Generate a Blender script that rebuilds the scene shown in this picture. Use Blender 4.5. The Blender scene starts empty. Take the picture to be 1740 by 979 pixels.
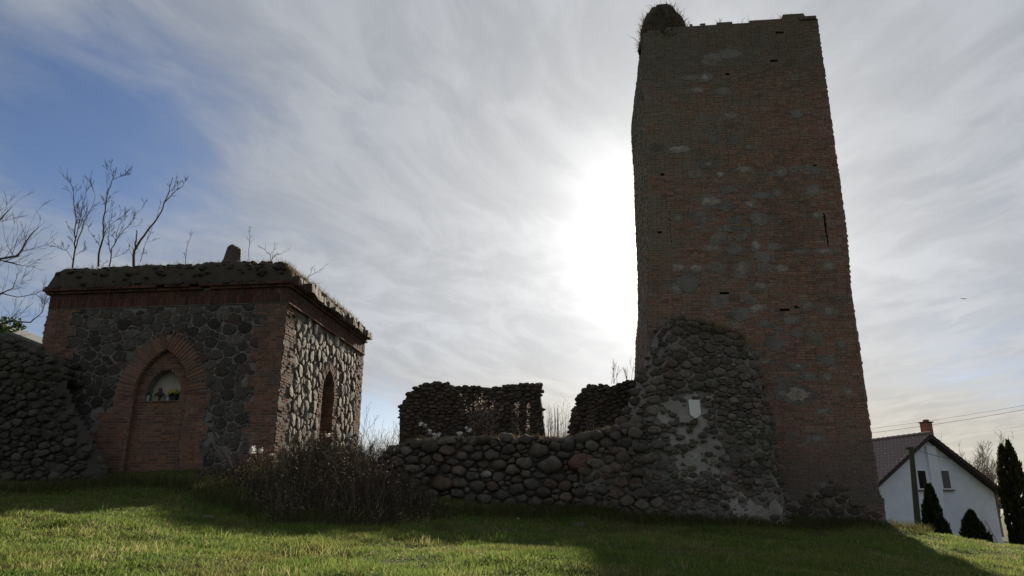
import bpy, math, random
import numpy as np
from mathutils import Vector, Matrix
S = bpy.context.scene
COL = S.collection
R = math.radians

# ------------------------------------------------------------------ camera
F = 1266.0            # focal length in photo pixels (1740 wide)
PITCH = 17.0
Z0 = 1.7              # eye height
K = 1.15
cam = bpy.data.cameras.new('camera'); co = bpy.data.objects.new('camera', cam); COL.objects.link(co)
co.location = (0, 0, Z0); co.rotation_euler = (R(90 + PITCH), 0, 0)
cam.sensor_width = 36; cam.lens = 36 * F / 1740; cam.clip_end = 6000; cam.clip_start = 0.05
S.camera = co
S.view_settings.view_transform = 'Standard'; S.view_settings.look = 'None'
S.view_settings.gamma = 1; S.view_settings.exposure = 0.7
S.cycles.max_bounces = 6; S.cycles.transparent_max_bounces = 8
S.cycles.use_denoising = True

# ------------------------------------------------------------------ sun and sky
SUN_AZ, SUN_EL = 12.3, 19.6      # degrees right of the view heading (+Y), above the horizon
sd = Vector((math.sin(R(SUN_AZ)) * math.cos(R(SUN_EL)), math.cos(R(SUN_AZ)) * math.cos(R(SUN_EL)), math.sin(R(SUN_EL))))
sl = bpy.data.lights.new('sun', 'SUN'); so = bpy.data.objects.new('sun', sl); COL.objects.link(so)
sl.energy = 5.0; sl.angle = R(2.4); sl.color = (1.0, 0.9, 0.74)
so.rotation_euler = (-sd).to_track_quat('-Z', 'Y').to_euler(); so.location = (30, 60, 60)

class NT:
    """small helper to write node trees"""
    def __init__(s, tree): s.t = tree; s.n = tree.nodes; s.l = tree.links
    def node(s, typ, **kw):
        n = s.n.new(typ)
        for k, v in kw.items(): setattr(n, k, v)
        return n
    def link(s, a, b): s.l.new(a, b)
    def put(s, sock, v):
        if hasattr(v, 'links') or isinstance(v, bpy.types.NodeSocket): s.l.new(v, sock)
        else: sock.default_value = v
    def math(s, op, a, b=0.0, c=0.0, clamp=False):
        n = s.n.new('ShaderNodeMath'); n.operation = op; n.use_clamp = clamp
        s.put(n.inputs[0], a); s.put(n.inputs[1], b); s.put(n.inputs[2], c); return n.outputs[0]
    def vmath(s, op, a, b=(0, 0, 0)):
        n = s.n.new('ShaderNodeVectorMath'); n.operation = op
        s.put(n.inputs[0], a); s.put(n.inputs[1], b)
        return n.outputs['Value'] if op in ('DOT_PRODUCT', 'LENGTH') else n.outputs[0]
    def scale(s, a, k):
        n = s.n.new('ShaderNodeVectorMath'); n.operation = 'SCALE'; s.put(n.inputs[0], a); s.put(n.inputs[3], k); return n.outputs[0]
    def smooth(s, x, a, b, lo=0.0, hi=1.0):
        n = s.n.new('ShaderNodeMapRange'); n.interpolation_type = 'SMOOTHSTEP'
        s.put(n.inputs[0], x); s.put(n.inputs[1], a); s.put(n.inputs[2], b); s.put(n.inputs[3], lo); s.put(n.inputs[4], hi); return n.outputs[0]
    def noise(s, vec, scale, detail=4, rough=0.55, dist=0.0):
        n = s.n.new('ShaderNodeTexNoise'); s.put(n.inputs['Vector'], vec); n.inputs['Scale'].default_value = scale
        n.inputs['Detail'].default_value = detail; n.inputs['Roughness'].default_value = rough; n.inputs['Distortion'].default_value = dist
        return n.outputs['Fac']
    def mix(s, f, a, b, mode='MIX'):
        n = s.n.new('ShaderNodeMix'); n.data_type = 'RGBA'; n.blend_type = mode
        s.put(n.inputs[0], f); s.put(n.inputs[6], a if not isinstance(a, tuple) else (*a[:3], 1)); s.put(n.inputs[7], b if not isinstance(b, tuple) else (*b[:3], 1)); return n.outputs[2]
    def ramp(s, f, stops):
        n = s.n.new('ShaderNodeValToRGB'); s.put(n.inputs[0], f); e = n.color_ramp.elements
        while len(e) < len(stops): e.new(0.5)
        for el, (p, c) in zip(e, stops): el.position = p; el.color = (*c, 1)
        return n.outputs[0]
    def combine(s, x, y, z):
        n = s.n.new('ShaderNodeCombineXYZ'); s.put(n.inputs[0], x); s.put(n.inputs[1], y); s.put(n.inputs[2], z); return n.outputs[0]

def pix_ray(u, v):
    p = R(PITCH); a = (u - 870) / F; b = -(v - 489.5) / F
    return np.array([a, math.cos(p) - b * math.sin(p), math.sin(p) + b * math.cos(p)])

world = bpy.data.worlds.new('World'); S.world = world; world.use_nodes = True
W = NT(world.node_tree); W.n.clear()
STR = 0.1
sky = W.node('ShaderNodeTexSky', sky_type='NISHITA', sun_disc=False)
sky.sun_elevation = R(SUN_EL); sky.sun_rotation = R(SUN_AZ); sky.air_density = 1.0; sky.dust_density = 0.6; sky.ozone_density = 2.0
tc = W.node('ShaderNodeTexCoord').outputs['Generated']
dirn = W.vmath('NORMALIZE', tc)
sep = W.node('ShaderNodeSeparateXYZ'); W.link(dirn, sep.inputs[0])
zc = W.math('ADD', W.math('MAXIMUM', sep.outputs[2], 0.0), 0.10)
px = W.math('DIVIDE', sep.outputs[0], zc); py = W.math('DIVIDE', sep.outputs[1], zc)
base = W.combine(px, py, 0.0)
wn = W.node('ShaderNodeTexNoise'); W.link(base, wn.inputs['Vector']); wn.inputs['Scale'].default_value = 0.55; wn.inputs['Detail'].default_value = 4
warp = W.scale(W.vmath('SUBTRACT', wn.outputs['Color'], (0.5, 0.5, 0.5)), 0.9)
def wisps(deg, off):
    az = R(deg)
    along = W.math('ADD', W.math('MULTIPLY', px, math.sin(az)), W.math('MULTIPLY', py, math.cos(az)))
    across = W.math('SUBTRACT', W.math('MULTIPLY', px, math.cos(az)), W.math('MULTIPLY', py, math.sin(az)))
    v1 = W.vmath('ADD', W.combine(W.math('MULTIPLY', across, 1.3), W.math('MULTIPLY', along, 0.66), 3.7 + off), warp)
    v2 = W.vmath('ADD', W.combine(W.math('MULTIPLY', across, 3.6), W.math('MULTIPLY', along, 1.7), 9.1 + off), W.scale(warp, 3.0))
    return W.noise(v1, 1.0, 10, 0.57, 0.2), W.noise(v2, 1.7, 10, 0.6, 0.25)
# two cirrus decks with different winds, the second one to the right (east)
a1, a2 = wisps(27, 0.0); b1, b2 = wisps(-12, 4.4)
side = W.smooth(W.math('ADD', W.math('DIVIDE', px, W.math('ADD', W.math('ABSOLUTE', py), 0.3)), W.math('MULTIPLY', W.math('SUBTRACT', a1, 0.5), 0.8)), 0.0, 0.55)
def lerp(a, b, f): return W.math('ADD', a, W.math('MULTIPLY', W.math('SUBTRACT', b, a), f))
n1 = lerp(a1, b1, side); n2 = lerp(a2, b2, side)
n3 = W.noise(W.vmath('ADD', W.scale(base, 0.45), (5.2, 1.3, 0)), 1.0, 3, 0.5)
cosang = W.vmath('DOT_PRODUCT', dirn, tuple(sd))
cpos = W.math('MAXIMUM', cosang, 0.0)
def lobe(u, v, p):
    d = Vector(pix_ray(u, v)).normalized()
    return W.math('POWER', W.math('MAXIMUM', W.vmath('DOT_PRODUCT', dirn, tuple(d)), 0.0), p)
dens = W.math('ADD', W.math('MULTIPLY', n1, 0.9), W.math('MULTIPLY', n2, 0.40))
dens = W.math('ADD', dens, W.math('MULTIPLY', n3, 0.45))
dens = W.math('ADD', dens, W.math('MULTIPLY', W.math('POWER', cpos, 5.0), 0.20))
for (u, v, p, k) in ((110, 190, 90, 0.40), (1690, 600, 300, 0.22), (1570, 570, 900, 0.12), (1640, 440, 900, 0.10), (640, 720, 500, 0.42), (60, 580, 160, 0.14), (1760, 360, 150, 0.12)):
    dens = W.math('SUBTRACT', dens, W.math('MULTIPLY', lobe(u, v, p), k))
cover = W.smooth(dens, 0.44, 0.98)
cover = W.math('MULTIPLY', cover, 0.93)
# thin ice cloud scatters strongly forward: brightness depends on the angle from the sun
lum = W.math('ADD', 0.205, W.math('MULTIPLY', W.math('POWER', cpos, 5.0), 0.20))
lum = W.math('ADD', lum, W.math('MULTIPLY', W.math('POWER', cpos, 40.0), 0.20))
lum = W.math('MULTIPLY', lum, W.math('MULTIPLY', W.smooth(n2, 0.36, 0.64, 0.90, 1.07), W.smooth(n1, 0.36, 0.64, 0.93, 1.04)))
glow = W.math('ADD', W.math('MULTIPLY', W.math('POWER', cpos, 130.0), 0.26), W.math('MULTIPLY', W.math('POWER', cpos, 420.0), 0.8))
glow = W.math('ADD', glow, W.math('MULTIPLY', W.math('POWER', cpos, 2500.0), 6.0))
cc = W.mix(W.math('POWER', cpos, 8.0), (0.91, 0.985, 1.10), (1.0, 0.99, 0.965))
low = W.smooth(sep.outputs[2], 0.0, 0.24, 1.0, 0.0)
cc = W.mix(W.math('MULTIPLY', low, W.math('POWER', cpos, 1.6)), cc, (1.2, 1.06, 0.82))
cloud = W.scale(cc, W.math('MULTIPLY', lum, 1.0 / STR))
skyc = W.mix(1.0, sky.outputs[0], (0.42, 0.45, 0.54), 'MULTIPLY')
fin = W.mix(cover, skyc, cloud)
gl = W.scale(cc, W.math('MULTIPLY', glow, 1.0 / STR))
fin = W.vmath('ADD', fin, gl)
bg = W.node('ShaderNodeBackground'); W.link(fin, bg.inputs[0]); bg.inputs[1].default_value = STR
wo = W.node('ShaderNodeOutputWorld'); W.link(bg.outputs[0], wo.inputs[0])

# ------------------------------------------------------------------ geometry helpers
def P(u, v, D):
    r = pix_ray(u, v); q = r * (D / r[1]); q[2] += Z0; return q
def hit(u, v, Q, n):
    """point where the sight line meets the vertical plane through Q with horizontal normal n"""
    r = pix_ray(u, v); t = (Q[0] * n[0] + Q[1] * n[1]) / (r[0] * n[0] + r[1] * n[1]); q = r * t; q[2] += Z0; return q

class MB:
    def __init__(s): s.v = []; s.f = []; s.r = []
    def add(s, vs, fs, r=0.0):
        o = len(s.v); s.v.extend(tuple(map(float, p)) for p in vs)
        s.f.extend(tuple(i + o for i in f) for f in fs); s.r.extend([r] * len(fs))
    def quad(s, a, b, c, d, r=0.0): s.add([a, b, c, d], [(0, 1, 2, 3)], r)
    def box(s, x0, x1, y0, y1, z0, z1, r=0.0):
        s.add([(x0, y0, z0), (x1, y0, z0), (x1, y1, z0), (x0, y1, z0), (x0, y0, z1), (x1, y0, z1), (x1, y1, z1), (x0, y1, z1)], BOXF, r)
    def tube(s, pts, rad, n=4, r=0.0):
        pts = [Vector(p) for p in pts]; vs = []; fs = []
        for i, p in enumerate(pts):
            d = (pts[min(i + 1, len(pts) - 1)] - pts[max(i - 1, 0)])
            d = d.normalized() if d.length > 1e-9 else Vector((0, 0, 1))
            a = d.cross(Vector((0.31, 0.95, 0.1))); a = a.normalized() if a.length > 1e-4 else Vector((1, 0, 0)); b = d.cross(a)
            for k in range(n):
                t = 2 * math.pi * k / n; vs.append(p + (a * math.cos(t) + b * math.sin(t)) * rad[i])
        for i in range(len(pts) - 1):
            for k in range(n):
                fs.append((i * n + k, i * n + (k + 1) % n, (i + 1) * n + (k + 1) % n, (i + 1) * n + k))
        fs.append(tuple(range((len(pts) - 1) * n, len(pts) * n)))
        fs.append(tuple(reversed(range(n))))
        s.add(vs, fs, r)
BOXF = [(0, 3, 2, 1), (4, 5, 6, 7), (0, 1, 5, 4), (1, 2, 6, 5), (2, 3, 7, 6), (3, 0, 4, 7)]

def mesh_of(name, mb, mat=None, smooth=False):
    m = bpy.data.meshes.new(name); m.from_pydata(mb.v, [], mb.f)
    if mb.r and any(mb.r):
        a = m.attributes.new('rnd', 'FLOAT', 'FACE'); a.data.foreach_set('value', np.array(mb.r, dtype=np.float32))
    if smooth: m.polygons.foreach_set('use_smooth', np.ones(len(m.polygons), dtype=bool))
    if mat: m.materials.append(mat)
    m.update(); return m
def link(name, mesh, parent=None, kind=None, label=None, cat=None, group=None):
    o = bpy.data.objects.new(name, mesh); COL.objects.link(o)
    if parent is not None:
        o.parent = parent; o.location = -Vector(parent.location)
        if parent.parent is not None: o.location = (0, 0, 0)
    tag(o, label, cat, group, kind); return o
def tag(o, label=None, cat=None, group=None, kind=None):
    if kind: o['kind'] = kind
    if label: o['label'] = label
    if cat: o['category'] = cat
    if group: o['group'] = group
    return o
def build(name, mb, mat, parent=None, smooth=False, **kw):
    return link(name, mesh_of(name, mb, mat, smooth), parent, **kw)
def thing(name, loc, label, cat, group=None):
    o = bpy.data.objects.new(name, None); COL.objects.link(o); o.location = tuple(map(float, loc)); o.empty_display_size = 0.3
    return tag(o, label, cat, group)

# ------------------------------------------------------------------ materials
def material(name):
    m = bpy.data.materials.new(name); m.use_nodes = True; t = NT(m.node_tree); b = t.n['Principled BSDF']; return m, t, b
def rnd_of(t):
    at = t.node('ShaderNodeAttribute', attribute_name='rnd'); oi = t.node('ShaderNodeObjectInfo')
    return t.math('FRACT', t.math('ADD', at.outputs['Fac'], oi.outputs['Random']))
def position(t): return t.node('ShaderNodeNewGeometry').outputs['Position']
def bump(t, b, h, strength, dist):
    n = t.node('ShaderNodeBump'); n.inputs['Strength'].default_value = strength; n.inputs['Distance'].default_value = dist
    t.put(n.inputs['Height'], h); t.link(n.outputs[0], b.inputs['Normal'])

def stone_mat(name, stops, moss=0.0, mosscol=(0.05, 0.055, 0.025), speck=0.5, lichen=0.25):
    m, t, b = material(name); p = position(t); r = rnd_of(t)
    c = t.ramp(r, stops)
    n = t.noise(p, 9, 6, 0.7); g = t.noise(p, 55, 3, 0.7)
    c = t.mix(t.smooth(n, 0.35, 0.7, 0.0, 0.75), c, t.mix(1.0, c, (0.45, 0.44, 0.43), 'MULTIPLY'))
    c = t.mix(t.math('MULTIPLY', t.smooth(g, 0.4, 0.62), speck), c, t.mix(1.0, c, (1.5, 1.48, 1.45), 'MULTIPLY'))
    li = t.noise(p, 4.2, 7, 0.72)
    c = t.mix(t.smooth(li, 0.6, 0.68, 0, lichen), c, (0.33, 0.33, 0.29))
    if moss:
        mo = t.noise(p, 1.3, 5, 0.65)
        c = t.mix(t.smooth(mo, 0.45, 0.66, 0, moss), c, mosscol)
    c = t.mix(1.0, c, (1.09, 1.0, 0.88), 'MULTIPLY')
    t.put(b.inputs['Base Color'], c); b.inputs['Roughness'].default_value = 0.85
    b.inputs['Specular IOR Level'].default_value = 0.3
    bump(t, b, t.math('ADD', n, t.math('MULTIPLY', g, 0.35)), 0.95, 0.06)
    return m
GREY = [(0.0, (0.075, 0.071, 0.066)), (0.25, (0.15, 0.14, 0.126)), (0.45, (0.10, 0.087, 0.075)), (0.65, (0.20, 0.187, 0.168)), (0.8, (0.16, 0.112, 0.09)), (1.0, (0.125, 0.118, 0.11))]
M_boulder = stone_mat('boulder', GREY, 0.3, lichen=0.12)
M_rubble = stone_mat('rubble', [(0, (0.085, 0.08, 0.07)), (0.35, (0.15, 0.14, 0.123)), (0.6, (0.215, 0.2, 0.175)), (0.8, (0.14, 0.108, 0.09)), (1, (0.11, 0.10, 0.088))], 0.3, lichen=0.3)
M_mossy = stone_mat('mossy_rubble', [(0, (0.05, 0.052, 0.042)), (0.5, (0.085, 0.087, 0.07)), (1, (0.125, 0.122, 0.105))], 0.55, (0.035, 0.043, 0.02), lichen=0.2)
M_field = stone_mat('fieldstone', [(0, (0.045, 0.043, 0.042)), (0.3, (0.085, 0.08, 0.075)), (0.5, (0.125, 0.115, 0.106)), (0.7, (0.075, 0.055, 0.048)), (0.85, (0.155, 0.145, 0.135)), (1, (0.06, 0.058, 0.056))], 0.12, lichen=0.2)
M_fieldlit = stone_mat('sunlit_fieldstone', [(0, (0.13, 0.115, 0.10)), (0.4, (0.22, 0.20, 0.18)), (0.75, (0.30, 0.28, 0.255)), (0.9, (0.19, 0.15, 0.125)), (0.96, (0.28, 0.26, 0.235)), (1, (0.5, 0.48, 0.44))], 0.15, lichen=0.2)  # flank's copy of the fieldstone, paler: grazing sunlight is put into its colour
M_redstone = stone_mat('red_granite', [(0, (0.17, 0.105, 0.085)), (1, (0.18, 0.11, 0.09))], 0.0, lichen=0.08)
M_palestone = stone_mat('pale_granite', [(0, (0.34, 0.325, 0.30)), (1, (0.38, 0.365, 0.34))], 0.0, lichen=0.05)
M_ruin = stone_mat('ruin_stone', [(0, (0.085, 0.07, 0.06)), (0.5, (0.13, 0.107, 0.09)), (1, (0.17, 0.145, 0.122))], 0.3, (0.06, 0.052, 0.03), lichen=0.15)

def mortar_mat(name, a, bcol, moss=0.3, sc=1.0):
    m, t, b = material(name); p = position(t)
    n = t.noise(p, 2.2 * sc, 7, 0.7); g = t.noise(p, 26, 4, 0.7)
    c = t.mix(n, a, bcol)
    c = t.mix(t.smooth(t.noise(p, 0.9, 5, 0.65), 0.48, 0.66, 0, moss), c, (0.06, 0.06, 0.035))
    c = t.mix(t.smooth(g, 0.55, 0.7, 0, 0.6), c, t.mix(1.0, c, (0.4, 0.4, 0.4), 'MULTIPLY'))
    t.put(b.inputs['Base Color'], c); b.inputs['Roughness'].default_value = 0.95; b.inputs['Specular IOR Level'].default_value = 0.15
    bump(t, b, t.math('ADD', n, t.math('MULTIPLY', g, 0.5)), 0.9, 0.05); return m
M_mortar = mortar_mat('lime_mortar', (0.13, 0.118, 0.10), (0.33, 0.308, 0.27), 0.35)
M_mortarpale = mortar_mat('pale_lime_mortar', (0.24, 0.22, 0.185), (0.50, 0.47, 0.41), 0.22)
M_mortardark = mortar_mat('weathered_mortar', (0.12, 0.105, 0.09), (0.32, 0.295, 0.26), 0.45)
M_core = mortar_mat('rubble_core', (0.05, 0.045, 0.04), (0.12, 0.105, 0.09), 0.3)

def brick_mat(name, stops, zone):
    m, t, b = material(name); p = position(t); r = rnd_of(t)
    c = t.ramp(r, stops)
    fine = t.noise(p, 14, 5, 0.7)
    c = t.mix(t.smooth(fine, 0.35, 0.72, 0, 0.6), c, t.mix(1.0, c, (0.5, 0.5, 0.5), 'MULTIPLY'))
    if zone == 'tower':
        sp = t.node('ShaderNodeSeparateXYZ'); t.link(p, sp.inputs[0])
        zn = t.math('SUBTRACT', sp.outputs[2], Z0)
        big = t.noise(p, 0.28, 4, 0.6); mid = t.noise(t.vmath('MULTIPLY', p, (1.0, 1.0, 1.5)), 0.9, 6, 0.68)
        # algae and grey lichen, strongest to the upper left; washed-out lime between
        al = t.math('ADD', t.math('MULTIPLY', zn, 0.035), t.math('MULTIPLY', t.math('SUBTRACT', 6.5, sp.outputs[0]), 0.09))
        al = t.math('ADD', al, t.math('MULTIPLY', t.math('SUBTRACT', mid, 0.5), 1.6))
        c = t.mix(t.smooth(al, 0.25, 0.65, 0, 0.72), c, t.mix(fine, (0.15, 0.135, 0.09), (0.25, 0.225, 0.165)))
        c = t.mix(t.smooth(t.noise(t.vmath('MULTIPLY', p, (1.0, 1.0, 1.8)), 2.3, 8, 0.78), 0.53, 0.66, 0, 0.7), c, (0.27, 0.245, 0.21))
        c = t.mix(t.smooth(t.noise(p, 0.8, 7, 0.7), 0.55, 0.68, 0, 0.55), c, (0.09, 0.075, 0.062))
        foot = t.math('ADD', zn, t.math('MULTIPLY', t.math('SUBTRACT', mid, 0.5), 3.5))
        c = t.mix(t.smooth(foot, 0.6, 2.8, 0.75, 0.0), c, (0.115, 0.098, 0.082))
        top = t.math('ADD', zn, t.math('MULTIPLY', t.math('SUBTRACT', mid, 0.5), 4.0))
        c = t.mix(t.smooth(top, 11.3, 13.3, 0.0, 0.6), c, (0.125, 0.112, 0.085))
    else:
        c = t.mix(t.smooth(t.noise(p, 1.4, 6, 0.7), 0.5, 0.68, 0, 0.6), c, (0.09, 0.075, 0.062))
        c = t.mix(t.smooth(t.noise(p, 3.1, 6, 0.75), 0.6, 0.7, 0, 0.45), c, (0.3, 0.27, 0.23))
    t.put(b.inputs['Base Color'], c); b.inputs['Roughness'].default_value = 0.9; b.inputs['Specular IOR Level'].default_value = 0.2
    bump(t, b, fine, 0.6, 0.02); return m
M_brick = brick_mat('tower_brick', [(0, (0.175, 0.11, 0.082)), (0.25, (0.275, 0.15, 0.103)), (0.5, (0.315, 0.162, 0.108)), (0.75, (0.235, 0.16, 0.117)), (1, (0.375, 0.208, 0.142))], 'tower')
M_brickch = brick_mat('chapel_brick', [(0, (0.14, 0.072, 0.046)), (0.4, (0.235, 0.11, 0.066)), (0.75, (0.305, 0.145, 0.085)), (1, (0.19, 0.108, 0.076))], 'chapel')
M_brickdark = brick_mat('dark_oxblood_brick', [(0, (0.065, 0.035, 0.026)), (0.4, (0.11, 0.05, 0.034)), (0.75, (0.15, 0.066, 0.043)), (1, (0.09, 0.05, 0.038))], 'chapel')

def plain(name, col, rough=0.8, var=0.25, sc=6.0, bm=0.3, spec=0.3, metal=0.0):
    m, t, b = material(name); p = position(t); n = t.noise(p, sc, 5, 0.65)
    c = t.mix(n, tuple(x * (1 - var) for x in col), tuple(min(1, x * (1 + var)) for x in col))
    t.put(b.inputs['Base Color'], c); b.inputs['Roughness'].default_value = rough; b.inputs['Specular IOR Level'].default_value = spec; b.inputs['Metallic'].default_value = metal
    if bm: bump(t, b, n, bm, 0.02)
    return m
M_bark = plain('bark', (0.075, 0.06, 0.05), 0.9, 0.4, 20)
M_barkpale = plain('pale_bark', (0.22, 0.19, 0.15), 0.9, 0.3, 20)
M_sodstone = plain('turf_stained_stone', (0.06, 0.05, 0.04), 0.9, 0.4, 6, .6)
M_sod = plain('sod', (0.06, 0.05, 0.032), 0.95, 0.5, 5, 1.0)
M_white = plain('painted_sign', (0.78, 0.77, 0.70), 0.5, 0.06, 8, 0.1)
M_plaster = plain('niche_plaster', (0.46, 0.425, 0.34), 0.9, 0.4, 4)
M_wood = plain('weathered_wood', (0.10, 0.085, 0.065), 0.85, 0.4, 12)
M_darkpot = plain('dark_glaze', (0.03, 0.03, 0.035), 0.4, 0.2)
M_greyfig = plain('grey_glass', (0.35, 0.36, 0.42), 0.3, 0.2)
M_brownfig = plain('brown_figure', (0.08, 0.05, 0.045), 0.6, 0.3)
M_fluff = None

def leaf_mat(name, stops, trans=0.4, bydist=None):
    m, t, b = material(name); r = rnd_of(t); c = t.ramp(r, stops)
    p = position(t)
    if bydist: c = bydist(t, p, c)
    d = t.node('ShaderNodeBsdfDiffuse'); tr = t.node('ShaderNodeBsdfTranslucent'); mx = t.node('ShaderNodeMixShader')
    t.put(d.inputs[0], c); t.put(tr.inputs[0], c); mx.inputs[0].default_value = trans
    t.link(d.outputs[0], mx.inputs[1]); t.link(tr.outputs[0], mx.inputs[2])
    t.n.remove(b); t.link(mx.outputs[0], t.n['Material Output'].inputs[0]); return m
def lawn_tint(t, p, c):
    n = t.noise(p, 0.55, 5, 0.65); n2 = t.noise(p, 2.3, 4, 0.65)
    c = t.mix(t.smooth(n, 0.46, 0.66, 0, 0.55), c, t.mix(n2, (0.32, 0.26, 0.12), (0.24, 0.26, 0.07)))
    n5 = t.noise(p, 1.1, 6, 0.7); c = t.mix(t.smooth(n5, 0.55, 0.66, 0, 0.8), c, (0.10, 0.08, 0.04))
    c = t.mix(t.smooth(n2, 0.54, 0.7, 0, 0.7), c, (0.075, 0.145, 0.028)); return c
M_grass = leaf_mat('grass_blade', [(0, (0.095, 0.15, 0.03)), (0.5, (0.135, 0.195, 0.045)), (0.8, (0.20, 0.25, 0.06)), (0.93, (0.34, 0.29, 0.13)), (1, (0.42, 0.36, 0.22))], 0.6, lawn_tint)
M_rough = leaf_mat('rough_grass_blade', [(0, (0.05, 0.075, 0.02)), (0.5, (0.08, 0.09, 0.035)), (0.8, (0.12, 0.10, 0.05)), (1, (0.2, 0.16, 0.09))], 0.45)
M_dry = leaf_mat('dry_grass_blade', [(0, (0.10, 0.075, 0.04)), (0.5, (0.18, 0.135, 0.075)), (1, (0.28, 0.22, 0.13))], 0.4)
M_weed = leaf_mat('dead_stem', [(0, (0.07, 0.052, 0.038)), (0.5, (0.125, 0.092, 0.065)), (0.8, (0.22, 0.17, 0.12)), (1, (0.44, 0.37, 0.28))], 0.35)
M_plume = leaf_mat('dead_plume', [(0, (0.24, 0.18, 0.15)), (1, (0.42, 0.34, 0.29))], 0.5)
M_fluff = leaf_mat('white_fluff', [(0, (0.80, 0.78, 0.75)), (1, (0.90, 0.88, 0.85))], 0.45)
M_thuja = leaf_mat('evergreen_leaf', [(0, (0.018, 0.03, 0.015)), (0.6, (0.03, 0.05, 0.022)), (1, (0.055, 0.07, 0.03))], 0.25)
M_thujawarm = leaf_mat('bronzed_evergreen_leaf', [(0, (0.03, 0.035, 0.015)), (0.6, (0.055, 0.06, 0.024)), (1, (0.10, 0.085, 0.035))], 0.3)
M_ivy = leaf_mat('ivy_leaf', [(0, (0.025, 0.04, 0.015)), (0.6, (0.05, 0.08, 0.03)), (1, (0.09, 0.12, 0.05))], 0.35)
M_flower = leaf_mat('yellow_petal', [(0, (0.55, 0.60, 0.10)), (0.6, (0.70, 0.65, 0.12)), (0.8, (0.6, 0.2, 0.12)), (1, (0.75, 0.7, 0.3))], 0.3)
M_iron = plain('iron', (0.035, 0.033, 0.032), 0.5, 0.2)
M_house = None

# ------------------------------------------------------------------ generic builders
def arch_hw(z, zs, za, w):
    """half width of a pointed arch opening at height z"""
    if z <= zs: return w
    if z >= za: return 0.0
    h = za - zs; r = (w * w + h * h) / (2 * w)
    return max(0.0, math.sqrt(max(0, r * r - (z - zs) ** 2)) - (r - w))

def inside(poly, x, y):
    c = False; n = len(poly); j = n - 1
    for i in range(n):
        xi, yi = poly[i]; xj, yj = poly[j]
        if (yi > y) != (yj > y) and x < (xj - xi) * (y - yi) / (yj - yi) + xi: c = not c
        j = i
    return c
def spans(poly, z):
    xs = []; n = len(poly)
    for i in range(n):
        (x0, z0), (x1, z1) = poly[i], poly[(i + 1) % n]
        if (z0 > z) != (z1 > z): xs.append(x0 + (x1 - x0) * (z - z0) / (z1 - z0))
    xs.sort(); return [(xs[i], xs[i + 1]) for i in range(0, len(xs) - 1, 2)]
def cut(iv, a, b):
    out = []
    for (x, y) in iv:
        if b <= x or a >= y: out.append((x, y)); continue
        if a > x: out.append((x, a))
        if b < y: out.append((b, y))
    return out

class Face:
    """a wall face: s along e (horizontal unit vector), z up, d out along n"""
    def __init__(s, O, e, n): s.O = np.array(O[:2], float); s.e_ = np.array(e, float); s.n_ = np.array(n, float)
    def at(s, a, z, d): q = s.O + s.e_ * a + s.n_ * d; return (q[0], q[1], z)
    def e(s, a, z): return s.e_
    def n(s, a, z): return s.n_
    def sz(s, u, v, d=0.0):
        Q = s.O + s.n_ * d; q = hit(u, v, Q, s.n_); return (float(np.dot(q[:2] - s.O, s.e_)), float(q[2]))

UNIT = MB(); UNIT.box(-.5, .5, -.5, .5, -.5, .5)
UNITMESH = {}
def unit_brick(mat):
    if mat.name not in UNITMESH: UNITMESH[mat.name] = mesh_of('brick', UNIT, mat)
    return UNITMESH[mat.name]

class Masonry:
    """collects the bricks of one thing; the largest become single objects, the rest one mesh"""
    def __init__(s, root, mat, limit=290): s.root = root; s.mat = mat; s.limit = limit; s.b = []
    def brick(s, c, ex, ey, ez): s.b.append((np.array(c, float), np.array(ex, float), np.array(ey, float), np.array(ez, float)))
    def face(s, face, s0, s1, z0, z1, d, depth, tilt=0.0):
        a = np.array(face.at((s0 + s1) / 2, (z0 + z1) / 2, d - depth / 2)); e = face.e((s0 + s1) / 2, z0); n = face.n(s0, z0)
        ex = np.array([e[0], e[1], tilt]) * (s1 - s0); ez = np.array([-e[0] * tilt, -e[1] * tilt, 1.0]) * (z1 - z0)
        s.brick(a, ex, np.array([n[0], n[1], 0]) * depth, ez)
    def flush(s, rng, pref=None):
        key = (lambda q: -np.linalg.norm(q[1]) * np.linalg.norm(q[3]) / (np.linalg.norm(q[0] - np.array([0, 0, Z0])) ** 2)) if pref is None else pref
        order = sorted(s.b, key=key); rest = MB(); um = unit_brick(s.mat)
        for i, (c, ex, ey, ez) in enumerate(order):
            if i < s.limit:
                o = bpy.data.objects.new('brick', um); COL.objects.link(o); o.parent = s.root
                L = s.root.location
                o.matrix_local = Matrix(((ex[0], ey[0], ez[0], c[0] - L.x), (ex[1], ey[1], ez[1], c[1] - L.y), (ex[2], ey[2], ez[2], c[2] - L.z), (0, 0, 0, 1)))
            else:
                vs = [c + ex * a + ey * b + ez * k for k in (-.5, .5) for (a, b) in ((-.5, -.5), (.5, -.5), (.5, .5), (-.5, .5))]
                rest.add(vs, BOXF, rng.random() + 1e-4)
        if rest.v: build('brickwork', rest, s.mat, s.root, kind='stuff')

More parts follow.
